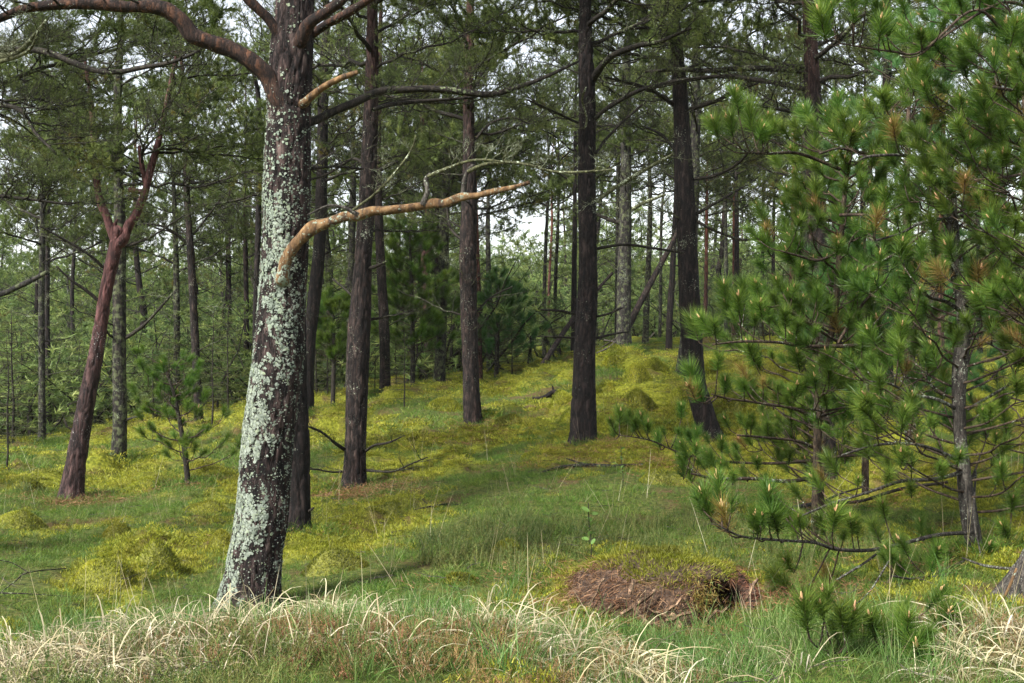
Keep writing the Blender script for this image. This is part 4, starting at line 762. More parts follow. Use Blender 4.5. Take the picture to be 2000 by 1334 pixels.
spruce(1480, 705, 27, 1.0, 'low spruce behind the biggest moss hummock', 2, 1.8)
spruce(1400, 700, 27, .9, 'low spruce right of the nearly black pine on the skyline', 1, 1.7)
UND = []
for i in range(40):
    a = math.radians(random.uniform(-26, -1)); r = random.uniform(22, 46); x, y = r * math.sin(a), r * math.cos(a)
    if any((x - q[0]) ** 2 + (y - q[1]) ** 2 < .6 for q in placed): continue
    z = float(base_z(x, y)[0]); root = empty('undergrowth_spruce', (x, y, z), random.uniform(0, 6.28)); s = random.uniform(.4, 1.0); root.scale = (s * 1.3, s * 1.3, s); tag(root, 'one of the small green spruces filling the undergrowth at the back left', 'young spruce', 'undergrowth spruces at the back left'); wm, nm = SPR[random.randrange(3)]; link('trunk', wm, root); link('needles', nm, root); UND.append((1000 + x / y * FPX, r, root))
for i in range(22):
    a = math.radians(random.uniform(-1, 26)); r = random.uniform(30, 50); x, y = r * math.sin(a), r * math.cos(a)
    z = float(base_z(x, y)[0]); root = empty('undergrowth_spruce', (x, y, z), random.uniform(0, 6.28)); s = random.uniform(.35, .8); root.scale = (s * 1.5, s * 1.5, s); tag(root, 'one of the low green spruces along the skyline at the back right', 'young spruce', 'undergrowth spruces at the back right'); wm, nm = SPR[random.randrange(3)]; link('trunk', wm, root); link('needles', nm, root); UND.append((1000 + x / y * FPX, r, root))
for g in range(len(BOUND) - 1):
    inside = sorted([f for f in UND if BOUND[g][0] <= f[0] < BOUND[g + 1][0]], key=lambda f: f[1])[:3]
    for k, f in enumerate(inside): f[2]['label'] = '%s small spruce between %s and %s' % (ORD[k], BOUND[g][1], BOUND[g + 1][1])
def thicket_kit(seed):
    R = np.random.RandomState(seed); w_, n_ = MB(), MB(); nd = []
    for i in range(26):
        b = np.array([R.normal(0, .7), R.normal(0, .7), 0]); d = norm([R.normal(0, .5), R.normal(0, .5), 1]); L = R.uniform(.8, 2.6); pts = b + d * np.linspace(0, L, 6)[:, None] + R.normal(0, .05, (6, 3)); tube(n_, pts, np.linspace(.02, .004, 6), 4, 1, .5)
        for q in range(14): p = pts[R.randint(1, 6)] + R.normal(0, .16, 3); tuft(n_, p, norm([R.normal(), R.normal(), 1.0]), 16, .13, .016, .9, 0, R.rand() * .8)
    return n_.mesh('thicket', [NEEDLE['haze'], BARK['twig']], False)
tc_ = clump_source('thicket_clumps', [thicket_kit(70 + i) for i in range(5)])
n = 1000; a = np.radians(RS.uniform(-36, 36, n)); r = np.sqrt(RS.uniform(42 ** 2, 105 ** 2, n)); x, y = r * np.sin(a), r * np.cos(a); s = RS.uniform(.7, 2.2, n) * (.75 + .25 * sstep(46, 80, r))
scatter('far_thicket', np.stack([x, y, base_z(x, y)], 1), np.stack([0 * x, 0 * x, RS.rand(n) * 6.28], 1), np.stack([s * 1.4, s * 1.4, s], 1), tc_, 5, 'hazy green mass of thicket far back under the pines', 'thicket')
n = 700; a = np.radians(RS.uniform(-33, 33, n)); r = np.sqrt(RS.uniform(62 ** 2, 108 ** 2, n)); x, y = r * np.sin(a), r * np.cos(a); s = RS.uniform(1.6, 3.0, n)
scatter('distant_young_wood', np.stack([x, y, base_z(x, y)], 1), np.stack([0 * x, 0 * x, RS.rand(n) * 6.28], 1), np.stack([s * 1.1, s * 1.1, s], 1), tc_, 5, 'pale green young wood rising behind the thicket at the very back', 'wood')
n = 190; a = np.radians(RS.uniform(-30, -2, n)); r = np.sqrt(RS.uniform(28 ** 2, 46 ** 2, n)); x, y = r * np.sin(a), r * np.cos(a); s = RS.uniform(.4, 1.35, n)
scatter('left_thicket', np.stack([x, y, base_z(x, y)], 1), np.stack([0 * x, 0 * x, RS.rand(n) * 6.28], 1), np.stack([s * 1.5, s * 1.5, s], 1), tc_, 5, 'dense bushy undergrowth in the hollow at the back left', 'thicket')

# ------------------------------------------------------------------ young pines with candle tipped shoots
def shoot_mesh(seed, mat, n=330, L=.15, nl=.10, wd=.0031, name='needle_tuft'):
    R = np.random.RandomState(seed); mb = MB(); m = 7; t = np.linspace(0, 1, m); bend = R.normal(0, .02, 2); st = np.stack([bend[0] * t * t, bend[1] * t * t, t * L], 1); tube(mb, st, np.linspace(.0045, .003, m), 5, 1)
    tt = .08 + .92 * R.rand(n) ** .8; az = R.rand(n) * 6.283; el = np.radians(R.uniform(34, 84, n)) * (1.15 - .5 * tt); b = np.stack([bend[0] * tt ** 2, bend[1] * tt ** 2, tt * L], 1)
    d = np.stack([np.sin(el) * np.cos(az), np.sin(el) * np.sin(az), np.cos(el)], 1); blades(mb, b, d, nl * R.uniform(.75, 1.15, n), wd, -.16 + 0 * tt, 2, 0, np.clip(R.uniform(.05, .95, n) * .7 + .3 * tt, 0, 1), gravity=(0, 0, -1)); return mb.mesh(name, [mat, BARK['young']], False)
def bud_mesh(seed):
    R = np.random.RandomState(seed); mb = MB(); H = R.uniform(.025, .06); z = np.linspace(0, H, 6); pts = np.stack([0 * z, 0 * z, z], 1); tube(mb, pts, np.array([.0045, .0062, .006, .0055, .004, .0015]), 7, 0, .6)
    for k in range(R.randint(1, 4)):
        a = R.rand() * 6.28; q = pts * [1, 1, .55] + np.outer(z / H, [.009 * math.cos(a), .009 * math.sin(a), 0]) + [.005 * math.cos(a), .005 * math.sin(a), 0]; tube(mb, q, np.array([.003, .0042, .004, .0035, .003, .001]), 6, 0, .3)
    return mb.mesh('bud', NEEDLE['bud'])
def lite(seed):
    R = np.random.RandomState(seed); mb = MB(); n = 95; t = .1 + .9 * R.rand(n); az = R.rand(n) * 6.283; el = np.radians(R.uniform(30, 80, n)) * (1.1 - .4 * t)
    blades(mb, np.stack([0 * t, 0 * t, t * .15], 1), np.stack([np.sin(el) * np.cos(az), np.sin(el) * np.sin(az), np.cos(el)], 1), .095 * R.uniform(.8, 1.1, n), .005, -.15, 1, 0, R.rand(n) * .8)
    tube(mb, np.array([[0, 0, 0], [0, 0, .08], [0, 0, .15]]), .0035, 3, 1, .5, False); q = mb.q[0]; tt = np.concatenate([mb.t[0], q[:, [0, 1, 2]], q[:, [0, 2, 3]]]); return np.concatenate(mb.v), tt, np.concatenate([mb.tm[0], np.full(2 * len(q), 1)]), np.concatenate(mb.tint)
LITE = [lite(900 + i) for i in range(4)]
SH = {k: [shoot_mesh(40 + i, NEEDLE[k]) for i in range(6)] for k in ('young', 'shade')}; SH['rust'] = [shoot_mesh(60 + i, NEEDLE['rust'], 190) for i in range(2)]
BUDS = [bud_mesh(i) for i in range(5)]
def young_pine(name, label, path, d, bark, branches, tufts, nauto=40, z0=.35, Lb=.8, kind='young', scale=1.0, budp=.5, rust=.05, az_rng=None, cat='young pine', size=1.0, maxt=298, dtop=0.0, extra=0):
    n = len(path); ctrl = np.array([[*P(x, y, d + dtop * i / max(1, n - 1)), px2m(wd, d) / 2] for i, (x, y, wd) in enumerate(path)]); base = ctrl[0, :3].copy(); foot = ctrl[0].copy(); foot[2] -= .15; sp = spline(np.vstack([foot, ctrl]), .03)
    root = empty(name, base); tag(root, label, cat); mb = MB(); tube(mb, sp[:, :3] - base, sp[:, 3], 18, 0, .5, True, bark_disp(.003, 50, RS.rand() * 9)); link('trunk', mb.mesh('trunk', bark), root)
    skel = []; cnt = [0]; tw = MB(); later = []; over = MB(); nov = [0]
    def add_shoot(p, dirv, s, k=None, bud=None, now=False):
        if not now: later.append((p, dirv, s, k)); return
        if cnt[0] >= maxt:
            if nov[0] < extra:
                nov[0] += 1; v0, t0, m0, tn = random.choice(LITE); M = np.array(Vector(dirv).to_track_quat('Z', 'Y').to_matrix()) * s * size; over.add(v0 @ M.T + (p - base), t0, None, 0, tn); over.tm[-1] = m0
            return
        cnt[0] += 1; kk = k or ('rust' if random.random() < rust else kind); o = link('needle_tuft', random.choice(SH[kk]), root, p - base); q = Vector(dirv).to_track_quat('Z', 'Y'); o.rotation_euler = (q.to_matrix() @ Matrix.Rotation(random.uniform(0, 6.28), 3, 'Z')).to_euler(); s *= size; o.scale = (s, s, s)
        if (random.random() < budp) if bud is None else bud: b = link('bud', random.choice(BUDS), o, (0, 0, .147)); b.scale = (.95, .95, 1.0)
    for (pth, d0, d1) in branches:
        k = len(pth); c = np.array([[*P(x, y, d0 + (d1 - d0) * i / (k - 1)), px2m(wd, d0) / 2] for i, (x, y, wd) in enumerate(pth)]); s2 = spline(c, .04); m2 = MB(); tube(m2, s2[:, :3] - base, s2[:, 3], 8, 0, .5, True, bark_disp(.0015, 70, RS.rand() * 9)); link('branch', m2.mesh('branch', BARK['pale'] if bark is BARK['pale'] else BARK['young']), root); skel.append(s2[:, :3])
        for q in range(int(len(s2) * .34)):                      # side shoots
            i = RS.randint(len(s2) // 3, len(s2)); p = s2[i, :3]; t = norm(s2[min(i + 1, len(s2) - 1), :3] - s2[i - 1, :3]); sdv = norm(np.cross(t, [0, 0, 1]) * random.choice([-1, 1]) * random.uniform(.3, .9) + t * .6 + [0, 0, random.uniform(.1, .6)]); L = random.uniform(.05, .22)
            pts = np.array([p, p + sdv * L * .5 + [0, 0, .0], p + sdv * L + [0, 0, .03]]); tube(tw, spline(pts, .04) - base, .0035, 4); add_shoot(pts[-1], norm(sdv + [0, 0, .9]), random.uniform(.55, .95))
    for i in range(nauto):
        f = (i + random.random()) / nauto; z = base[2] + z0 + (sp[-1, 2] - base[2] - z0) * f; k = int(np.clip(np.searchsorted(sp[:, 2], z), 1, len(sp) - 1)); p = sp[k, :3]; az = i * 2.4 + random.uniform(-.6, .6)
        if az_rng is not None: az = random.uniform(*az_rng)
        L = Lb * (1.1 - .75 * f) * random.uniform(.5, 1.15); h = np.array([math.cos(az), math.sin(az), 0]); t = np.linspace(0, 1, 7); pts = p + h * (t * L)[:, None] + np.array([0, 0, 1]) * (L * (.12 * t + .30 * t * t + .3 * f * t))[:, None] + RS.normal(0, .02, (7, 3)) * t[:, None]
        s2 = spline(pts, .06); m2 = MB(); tube(m2, s2 - base, np.linspace(.009, .003, len(s2)), 5); link('branch', m2.mesh('branch', BARK['young']), root); skel.append(s2)
        add_shoot(pts[-1], norm(pts[-1] - pts[-2] + [0, 0, .05]), random.uniform(.75, 1.1))
        for q in range(int(1 + L * 5)):
            j = random.uniform(.3, 1); a = pts[int(j * 6)]; sg = random.choice([-1, 1]); dv = norm(h * .7 + np.array([-h[1], h[0], 0]) * sg * random.uniform(.4, 1) + [0, 0, random.uniform(.1, .5)]); l2 = random.uniform(.06, .25) * (L + .3)
            b = a + dv * l2; tube(tw, np.array([a, (a + b) / 2 + [0, 0, -.008], b]) - base, .003, 4); add_shoot(b, norm(dv + [0, 0, .8]), random.uniform(.6, 1.0))
    allp = np.vstack(skel + [sp[len(sp) // 3:, :3]])
    for tf in tufts:
        x, y, s = tf[:3]; k = tf[3] if len(tf) > 3 else None; dn = d + random.uniform(-.45, .35); q = P(x, y + 18 * s, dn)
        scr = np.stack([allp[:, 0] / allp[:, 1], allp[:, 2] / allp[:, 1] - EYE / allp[:, 1]], 1); qq = np.array([q[0] / q[1], (q[2] - EYE) / q[1]]); i = int(np.argmin(((scr - qq) ** 2).sum(1) + .002 * (allp[:, 1] - dn) ** 2)); a = allp[i]
        dn = a[1] + random.uniform(-.18, .15); q = P(x, y + 18 * s, dn); mid = (a + q) / 2 - [0, 0, .12 * np.linalg.norm(q - a)]; s3 = spline(np.array([a, mid, q]), .05); tube(tw, s3 - base, np.linspace(.0055, .0035, len(s3)), 5)
        dv = norm(norm(q - mid) * .5 + [random.uniform(-.25, .15), random.uniform(-.3, .1), .9]); add_shoot(q, dv, s * random.uniform(.9, 1.1), k, random.random() < .75, now=True)
    random.shuffle(later)
    for (p, dirv, s_, k) in later: add_shoot(p, dirv, s_ * random.uniform(.7, 1.1), k, now=True)
    if over.n: o = link('inner_tufts', over.mesh('inner_tufts', [NEEDLE[kind], BARK['young']], False), root); o['kind'] = 'stuff'
    o = link('twigs', tw.mesh('twigs', BARK['young']), root); o['kind'] = 'stuff'; return root
tA = [(1783, 165, 1.3), (1762, 175, 1.1), (1734, 205, 1), (1712, 215, .9), (1800, 108, .7), (1818, 228, 1.25), (1846, 226, 1.1), (1874, 226, 1.1), (1895, 230, 1.1), (1930, 226, 1.25), (1921, 262, 1.1), (1863, 313, .8), (1734, 252, .7), (1933, 334, .8), (1888, 355, .7), (1727, 400, .9), (1772, 380, .8), (1709, 444, .9), (1825, 452, .8), (1895, 421, .8), (1762, 497, .9), (1797, 500, .9), (1825, 493, .8),
 (1800, 550, 1.2, 'rust'), (1839, 560, 1, 'rust'), (1779, 540, 1.1), (1909, 547, 1.0, 'rust'), (1916, 582, 1, 'rust'), (1891, 553, .8), (1975, 575, .9), (1993, 615, .8), (1723, 575, .9), (1741, 582, .9), (1720, 640, .9), (1772, 633, .9), (1856, 645, .7), (1797, 665, .9), (1755, 661, .9), (1713, 662, .9), (1832, 700, 1.1), (1811, 715, .9), (1846, 750, .8), (1720, 756, .8), (1937, 645, .8), (1965, 680, .8), (1730, 792, .9), (1783, 802, .9), (1877, 802, .9), (1909, 802, .8, 'rust'), (1958, 792, .8), (1825, 826, .8), (1713, 836, .9), (1930, 836, .8), (1965, 830, .8),
 (1720, 1048, .9), (1730, 1003, .8), (1800, 1038, .8), (1830, 1058, .8), (1765, 1123, .8), (1700, 1178, .9), (1815, 1183, .8), (1970, 1038, .9), (1925, 1078, .8), (1915, 1148, .9), (1975, 988, .8), (1950, 880, .8), (1760, 900, .8), (1800, 870, .8), (1840, 930, .7), (1780, 960, .7), (1960, 930, .8)]
bA = [([(1850, 300, 9), (1825, 312, 8), (1760, 303, 6), (1700, 305, 5), (1680, 312, 3)], 6.9, 6.6), ([(1848, 290, 9), (1875, 285, 8), (1915, 280, 6), (1935, 262, 4)], 6.9, 6.7), ([(1862, 425, 7), (1800, 435, 6), (1760, 455, 5), (1710, 470, 4)], 6.9, 6.7), ([(1865, 425, 7), (1920, 410, 6), (1990, 410, 5), (2060, 395, 4)], 6.9, 6.8),
 ([(1885, 615, 9), (1850, 590, 8), (1815, 580, 7), (1803, 565, 5)], 7, 6.6), ([(1880, 600, 9), (1905, 585, 7), (1918, 565, 5)], 7, 6.7), ([(1890, 625, 9), (1950, 620, 8), (1975, 600, 7), (2010, 570, 5)], 7, 6.8), ([(1875, 665, 6), (1910, 662, 5), (1960, 690, 4), (1985, 740, 3)], 7, 6.8), ([(1870, 800, 8), (1830, 780, 7), (1780, 770, 6), (1740, 750, 5), (1700, 745, 3)], 7, 6.5),
 ([(1890, 800, 7), (1940, 770, 6), (2000, 735, 5)], 7, 6.8), ([(1885, 920, 9), (1830, 935, 8), (1760, 940, 7), (1700, 960, 6), (1620, 985, 5), (1560, 1010, 3)], 7, 6.2), ([(1880, 900, 7), (1800, 870, 6), (1720, 868, 5), (1640, 890, 4)], 7, 6.4),
 ([(1900, 1040, 8), (1830, 1045, 8), (1750, 1065, 8), (1690, 1075, 8), (1630, 1072, 7), (1590, 1060, 6), (1520, 1055, 5), (1450, 1048, 4), (1410, 1030, 3)], 6.9, 5.9), ([(1910, 1085, 7), (1850, 1110, 6), (1790, 1130, 5), (1740, 1125, 4)], 6.9, 6.3)]
tAl = [(1500, 993, 1), (1390, 998, 1.2), (1410, 968, 1), (1425, 1023, 1.2), (1520, 1028, 1.2), (1480, 1035, 1), (1560, 1038, .9), (1625, 1028, 1.1), (1550, 1103, .9), (1555, 1148, 1.1), (1615, 1128, .8)]
young_pine('young_pine', 'young pine at the right with a lichen flecked stem and rust orange needle tips', [(1908, 1090, 30), (1893, 1010, 33), (1880, 900, 26), (1873, 800, 26), (1875, 720, 30), (1882, 620, 28), (1868, 520, 27), (1860, 430, 23), (1855, 340, 17), (1846, 280, 11)], 7.0, BARK['pale'], bA, tA + tAl, nauto=66, z0=.25, Lb=.95, rust=.05, size=.96, extra=420)
tC = [(1625, 21, 1.3), (1615, 63, 1.2), (1665, 15, 1), (1734, 57, 1.2), (1716, 72, 1), (1888, 28, .9), (1940, 18, 1), (1846, 113, 1.1), (1944, 134, 1.2), (1965, 80, 1), (1993, 70, 1), (1986, 183, 1.3), (1975, 212, 1), (1993, 246, 1), (1965, 302, .9), (1690, 5, .8), (1770, 20, .8)]
bC = [([(2030, 120, 9), (1960, 60, 7), (1900, 20, 6), (1800, 100, 5), (1740, 100, 4), (1640, 85, 3)], 6.6, 6.0), ([(2040, 200, 9), (1990, 180, 7), (1940, 170, 5)], 6.6, 6.2), ([(2040, 30, 8), (1960, 5, 6), (1860, 60, 5), (1800, 105, 4)], 6.6, 6.3), ([(2040, 330, 8), (1970, 345, 6), (1900, 352, 4)], 6.6, 6.4)]
young_pine('young_pine', 'young pine whose bright candle tipped boughs hang in at the upper right corner', [(2130, 1120, 50), (2110, 800, 42), (2090, 500, 34), (2060, 200, 22), (2040, -40, 14), (2035, -160, 8)], 6.6, BARK['young'], bC, tC, nauto=46, z0=1.2, Lb=1.05, az_rng=(1.9, 4.2), rust=.04, size=.9, extra=80)
tE = [(1636, 211, 1), (1678, 236, 1.2), (1625, 253, 1.2), (1650, 262, 1), (1443, 207, 1), (1471, 242, 1.3), (1433, 253, 1), (1405, 260, .9), (1489, 267, 1), (1555, 309, .9), (1527, 319, .8), (1597, 316, 1), (1650, 330, .9), (1685, 330, .9), (1702, 316, .8), (1552, 386, 1), (1590, 389, .9), (1615, 361, .8), (1695, 382, 1), (1636, 403, .8), (1674, 449, .9), (1503, 459, .9), (1650, 427, .8),
 (1510, 472, 1), (1545, 493, .9), (1671, 455, .8), (1632, 490, .8), (1678, 486, .8), (1685, 521, .8), (1608, 521, .8), (1419, 584, 1.1), (1454, 581, 1), (1447, 623, 1.3), (1426, 616, 1), (1366, 648, 1.2), (1387, 644, .9), (1496, 584, .9), (1482, 570, .8), (1517, 588, .8), (1545, 584, .8), (1597, 595, 1.1), (1660, 592, 1.1), (1671, 630, .9), (1692, 637, .9), (1639, 640, .9), (1562, 707, 1.1), (1643, 700, 1.2), (1618, 742, 1), (1681, 731, .9),
 (1471, 759, 1.1), (1496, 770, .9), (1454, 748, .8), (1363, 750, 1.1), (1360, 768, .9), (1377, 773, .9), (1415, 760, .8), (1545, 794, .9), (1510, 780, .8), (1667, 812, 1.1), (1650, 818, .9), (1685, 829, .9), (1615, 784, .9)]
bE = [([(1640, 330, 8), (1560, 300, 6), (1500, 300, 5), (1465, 298, 4)], 7.4, 6.9), ([(1690, 300, 7), (1640, 290, 5), (1600, 300, 4)], 7.4, 7.1), ([(1650, 485, 7), (1600, 508, 6), (1560, 500, 5), (1525, 490, 4)], 7.4, 7.0), ([(1706, 673, 8), (1640, 676, 8), (1573, 676, 7), (1524, 669, 6), (1450, 667, 5), (1391, 673, 3)], 7.3, 6.6), ([(1640, 670, 7), (1597, 643, 6), (1552, 615, 6), (1520, 597, 4)], 7.4, 6.8),
 ([(1620, 825, 8), (1590, 815, 8), (1550, 798, 6), (1490, 788, 5), (1420, 778, 4), (1390, 770, 3)], 7.5, 6.9), ([(1640, 560, 7), (1700, 520, 6), (1760, 490, 5), (1810, 450, 4)], 7.4, 7.0), ([(1640, 420, 7), (1690, 420, 6), (1740, 430, 4)], 7.4, 7.2), ([(1625, 690, 7), (1680, 600, 6), (1720, 560, 4)], 7.4, 7.1)]
young_pine('young_pine', 'bushy young pine left of the lichen flecked one, boughs reaching towards the nearly black trunk', [(1592, 1000, 16), (1596, 880, 16), (1600, 760, 15), (1625, 640, 14), (1640, 500, 12), (1650, 380, 9), (1665, 290, 6)], 7.6, BARK['young'], bE, tE, nauto=60, z0=.5, Lb=.68, rust=.05, kind='young', size=.94, extra=420)
tF = [(1210, 815, 1), (1235, 832, .9), (1200, 843, .8), (1265, 835, .8), (1290, 862, .9), (1320, 870, .9), (1360, 850, 1), (1330, 805, .9), (1335, 915, 1.2), (1410, 870, 1), (1460, 862, 1), (1500, 832, .9), (1425, 825, .8), (1540, 890, 1), (1480, 900, 1), (1440, 888, .9), (1430, 930, .9), (1460, 925, .9), (1520, 890, .9), (1575, 900, 1), (1600, 880, .9), (1650, 890, .9), (1385, 900, .9), (1500, 945, .8), (1350, 930, .8)]
bF = [([(1600, 930, 9), (1540, 940, 8), (1470, 935, 7), (1400, 935, 6), (1350, 925, 4)], 8.6, 8.0), ([(1590, 900, 8), (1500, 905, 6), (1400, 900, 5), (1330, 885, 4), (1270, 860, 3), (1210, 850, 2)], 8.7, 8.5), ([(1600, 880, 8), (1560, 862, 6), (1500, 855, 5), (1440, 850, 4)], 8.7, 8.3), ([(1600, 900, 7), (1650, 890, 6), (1720, 890, 4)], 8.7, 8.4)]
young_pine('low_pine', 'low spreading young pine with dark blue green tufts in front of the mossy rise', [(1602, 1005, 20), (1600, 950, 18), (1598, 890, 14), (1602, 820, 9)], 8.9, BARK['young'], bF, tF, nauto=24, z0=.2, Lb=.7, kind='young', rust=.03, az_rng=(1.0, 2.8), size=.85, extra=150, cat='young pine')
tD = [(1580, 1220, 1.35), (1610, 1190, 1), (1655, 1235, 1), (1710, 1230, 1.15), (1820, 1220, 1.25), (1690, 1300, 1.3), (1800, 1290, 1.35), (1735, 1318, 1.0), (1640, 1320, .9), (1850, 1325, 1.0), (1760, 1250, .9)]
bD = [([(1745, 1400, 10), (1700, 1345, 7), (1650, 1290, 5), (1600, 1265, 4)], 4.8, 4.7), ([(1745, 1400, 10), (1770, 1340, 7), (1800, 1320, 4)], 4.8, 4.7), ([(1745, 1400, 9), (1735, 1300, 6), (1760, 1260, 4)], 4.8, 4.8)]
young_pine('pine_sapling', 'knee high pine sapling with fat green tufts at the bottom right', [(1745, 1400, 16), (1742, 1330, 12), (1735, 1270, 8)], 4.8, BARK['young'], bD, tD, nauto=4, z0=.1, Lb=.4, size=.85, rust=.05, maxt=60)
young_pine('young_pine', 'young pine in shade behind the right hand pines', [(1780, 830, 24), (1775, 650, 20), (1770, 400, 14), (1775, 200, 8), (1775, 60, 4)], 10.5, BARK['young'], [], [], nauto=56, z0=.3, Lb=.95, kind='shade', rust=.04, size=1.05, maxt=220)
young_pine('young_pine', 'young pine filling the right edge behind the lichen flecked stem', [(2010, 960, 24), (2015, 700, 20), (2005, 400, 14), (2000, 200, 8), (2000, 30, 5)], 9.5, BARK['young'], [], [], nauto=50, z0=.2, Lb=.9, kind='shade', rust=.05, size=1.05, maxt=260)
young_pine('young_pine', 'slim shaded young pine between the stout red brown pine and the flecked stem', [(1690, 930, 14), (1692, 750, 12), (1688, 560, 9), (1690, 430, 5)], 9.4, BARK['young'], [], [], nauto=40, z0=.25, Lb=.7, kind='shade', rust=.05, size=.95, maxt=140)
young_pine('pine_sapling', 'small bright green pine sapling left of the lichened trunk', [(367, 950, 12), (362, 890, 11), (352, 830, 9), (340, 770, 7), (322, 715, 4)], 12.2, BARK['twig'], [], [(322, 712, 1), (350, 770, 1), (300, 790, 1.1), (380, 800, 1), (330, 800, 1), (290, 740, .9)], nauto=26, z0=.12, Lb=.55, kind='young', rust=0, size=.85, budp=0, maxt=120)
young_pine('young_pine', 'bushy emerald young pine between the reddish slim pine and the dark grey pine', [(806, 775, 10), (806, 640, 9), (803, 540, 7), (800, 455, 4)], 23, BARK['twig'], [], [], nauto=70, z0=.8, Lb=1.0, kind='young', rust=0, size=1.5, budp=0, maxt=290)
young_pine('young_pine', 'emerald young pine close behind the right side of the middle trunk', [(968, 755, 9), (972, 660, 8), (972, 560, 5)], 26, BARK['twig'], [], [], nauto=50, z0=.5, Lb=1.0, kind='shade', rust=0, size=1.5, budp=0, maxt=200)
young_pine('young_pine', 'loose green young pine in the gap left of the red brown trunk', [(650, 790, 9), (652, 690, 8), (650, 600, 5)], 21, BARK['twig'], [], [], nauto=36, z0=.7, Lb=.7, kind='young', rust=0, size=1.4, budp=0, maxt=150)

# ------------------------------------------------------------------ moss hummocks
def hummock(px, py, wpx, hpx, label, d=None):
    g = on_ground(px, py); dd = g[1]; R = px2m(wpx, dd) / 2; H = px2m(hpx, dd) * 1.0; n = 22; m = 34; mb = MB()
    rr = np.linspace(0, 1, n); a = np.linspace(0, 6.283, m, endpoint=False); sx = RS.rand() * 20
    X = np.outer(rr, np.cos(a)) * R; Y = np.outer(rr, np.sin(a)) * R * .9; X = X * (1 + .16 * noise3(np.cos(a) * 1.3 + sx, np.sin(a) * 1.3, 0)[None]); Y = Y * (1 + .16 * noise3(np.cos(a) * 1.3 + sx, np.sin(a) * 1.3, 0)[None])
    Z = (1 - rr[:, None] ** 2) ** 1.5 * H * (1 + .25 * noise3(X / R * 1.8 + sx, Y / R * 1.8, 1)) + .25 * H * noise3(X * 7 + sx, Y * 7, 3) * (1 - rr[:, None]) + ground_z((X + g[0]).ravel(), (Y + g[1]).ravel()).reshape(X.shape) - g[2] - .05 * rr[:, None] ** 4
    v = np.stack([X, Y, Z], -1); i = np.arange(n - 1)[:, None] * m; j = np.arange(m)[None]; j2 = (j + 1) % m; q = np.stack([i + j, i + m + j, i + m + j2, i + j2], -1).reshape(-1, 4)
    mb.add(v.reshape(-1, 3), None, q, 1, .6); k = int(min(9000, 5200 * (R / .4) ** 1.0)); ri = RS.randint(0, n - 1, k); ai = RS.randint(0, m, k); f = RS.rand(k)[:, None]; f2 = RS.rand(k)[:, None]
    rsel = (np.sqrt(RS.rand(k)) * (n - 2)).astype(int); p = v[rsel, ai] * (1 - f) * (1 - f2) + v[rsel + 1, ai] * f * (1 - f2) + v[rsel, (ai + 1) % m] * (1 - f) * f2 + v[rsel + 1, (ai + 1) % m] * f * f2
    sc = max(1.0, dd / 10); cl = fbm(p[:, 0] * 6 + sx, p[:, 1] * 6, 0, 2); blades(mb, p, np.stack([RS.normal(0, .5, k) + p[:, 0] / R * .5, RS.normal(0, .5, k) + p[:, 1] / R * .5, np.ones(k)], 1), .024 * sc, .0038 * sc, .1, 2, 0, np.clip(.5 + cl * .6 + .25 * RS.normal(size=k), 0, 1))
    o = link('moss_hummock', mb.mesh('moss_hummock', [GR['moss'], HM], True), None, g); tag(o, label, 'moss hummock'); return o
HM, _t, _o = newmat('hummock_moss'); _b = N(_t, 'ShaderNodeBsdfPrincipled'); _hn = N(_t, 'ShaderNodeTexNoise'); _hn.inputs['Scale'].default_value = 30
_t.links.new(ramp(_t, _hn.outputs[0], [(.3, (.05, .055, .01)), (.7, (.17, .17, .025))]), _b.inputs[0]); _b.inputs['Roughness'].default_value = 1; _t.links.new(_b.outputs[0], _o.inputs[0])
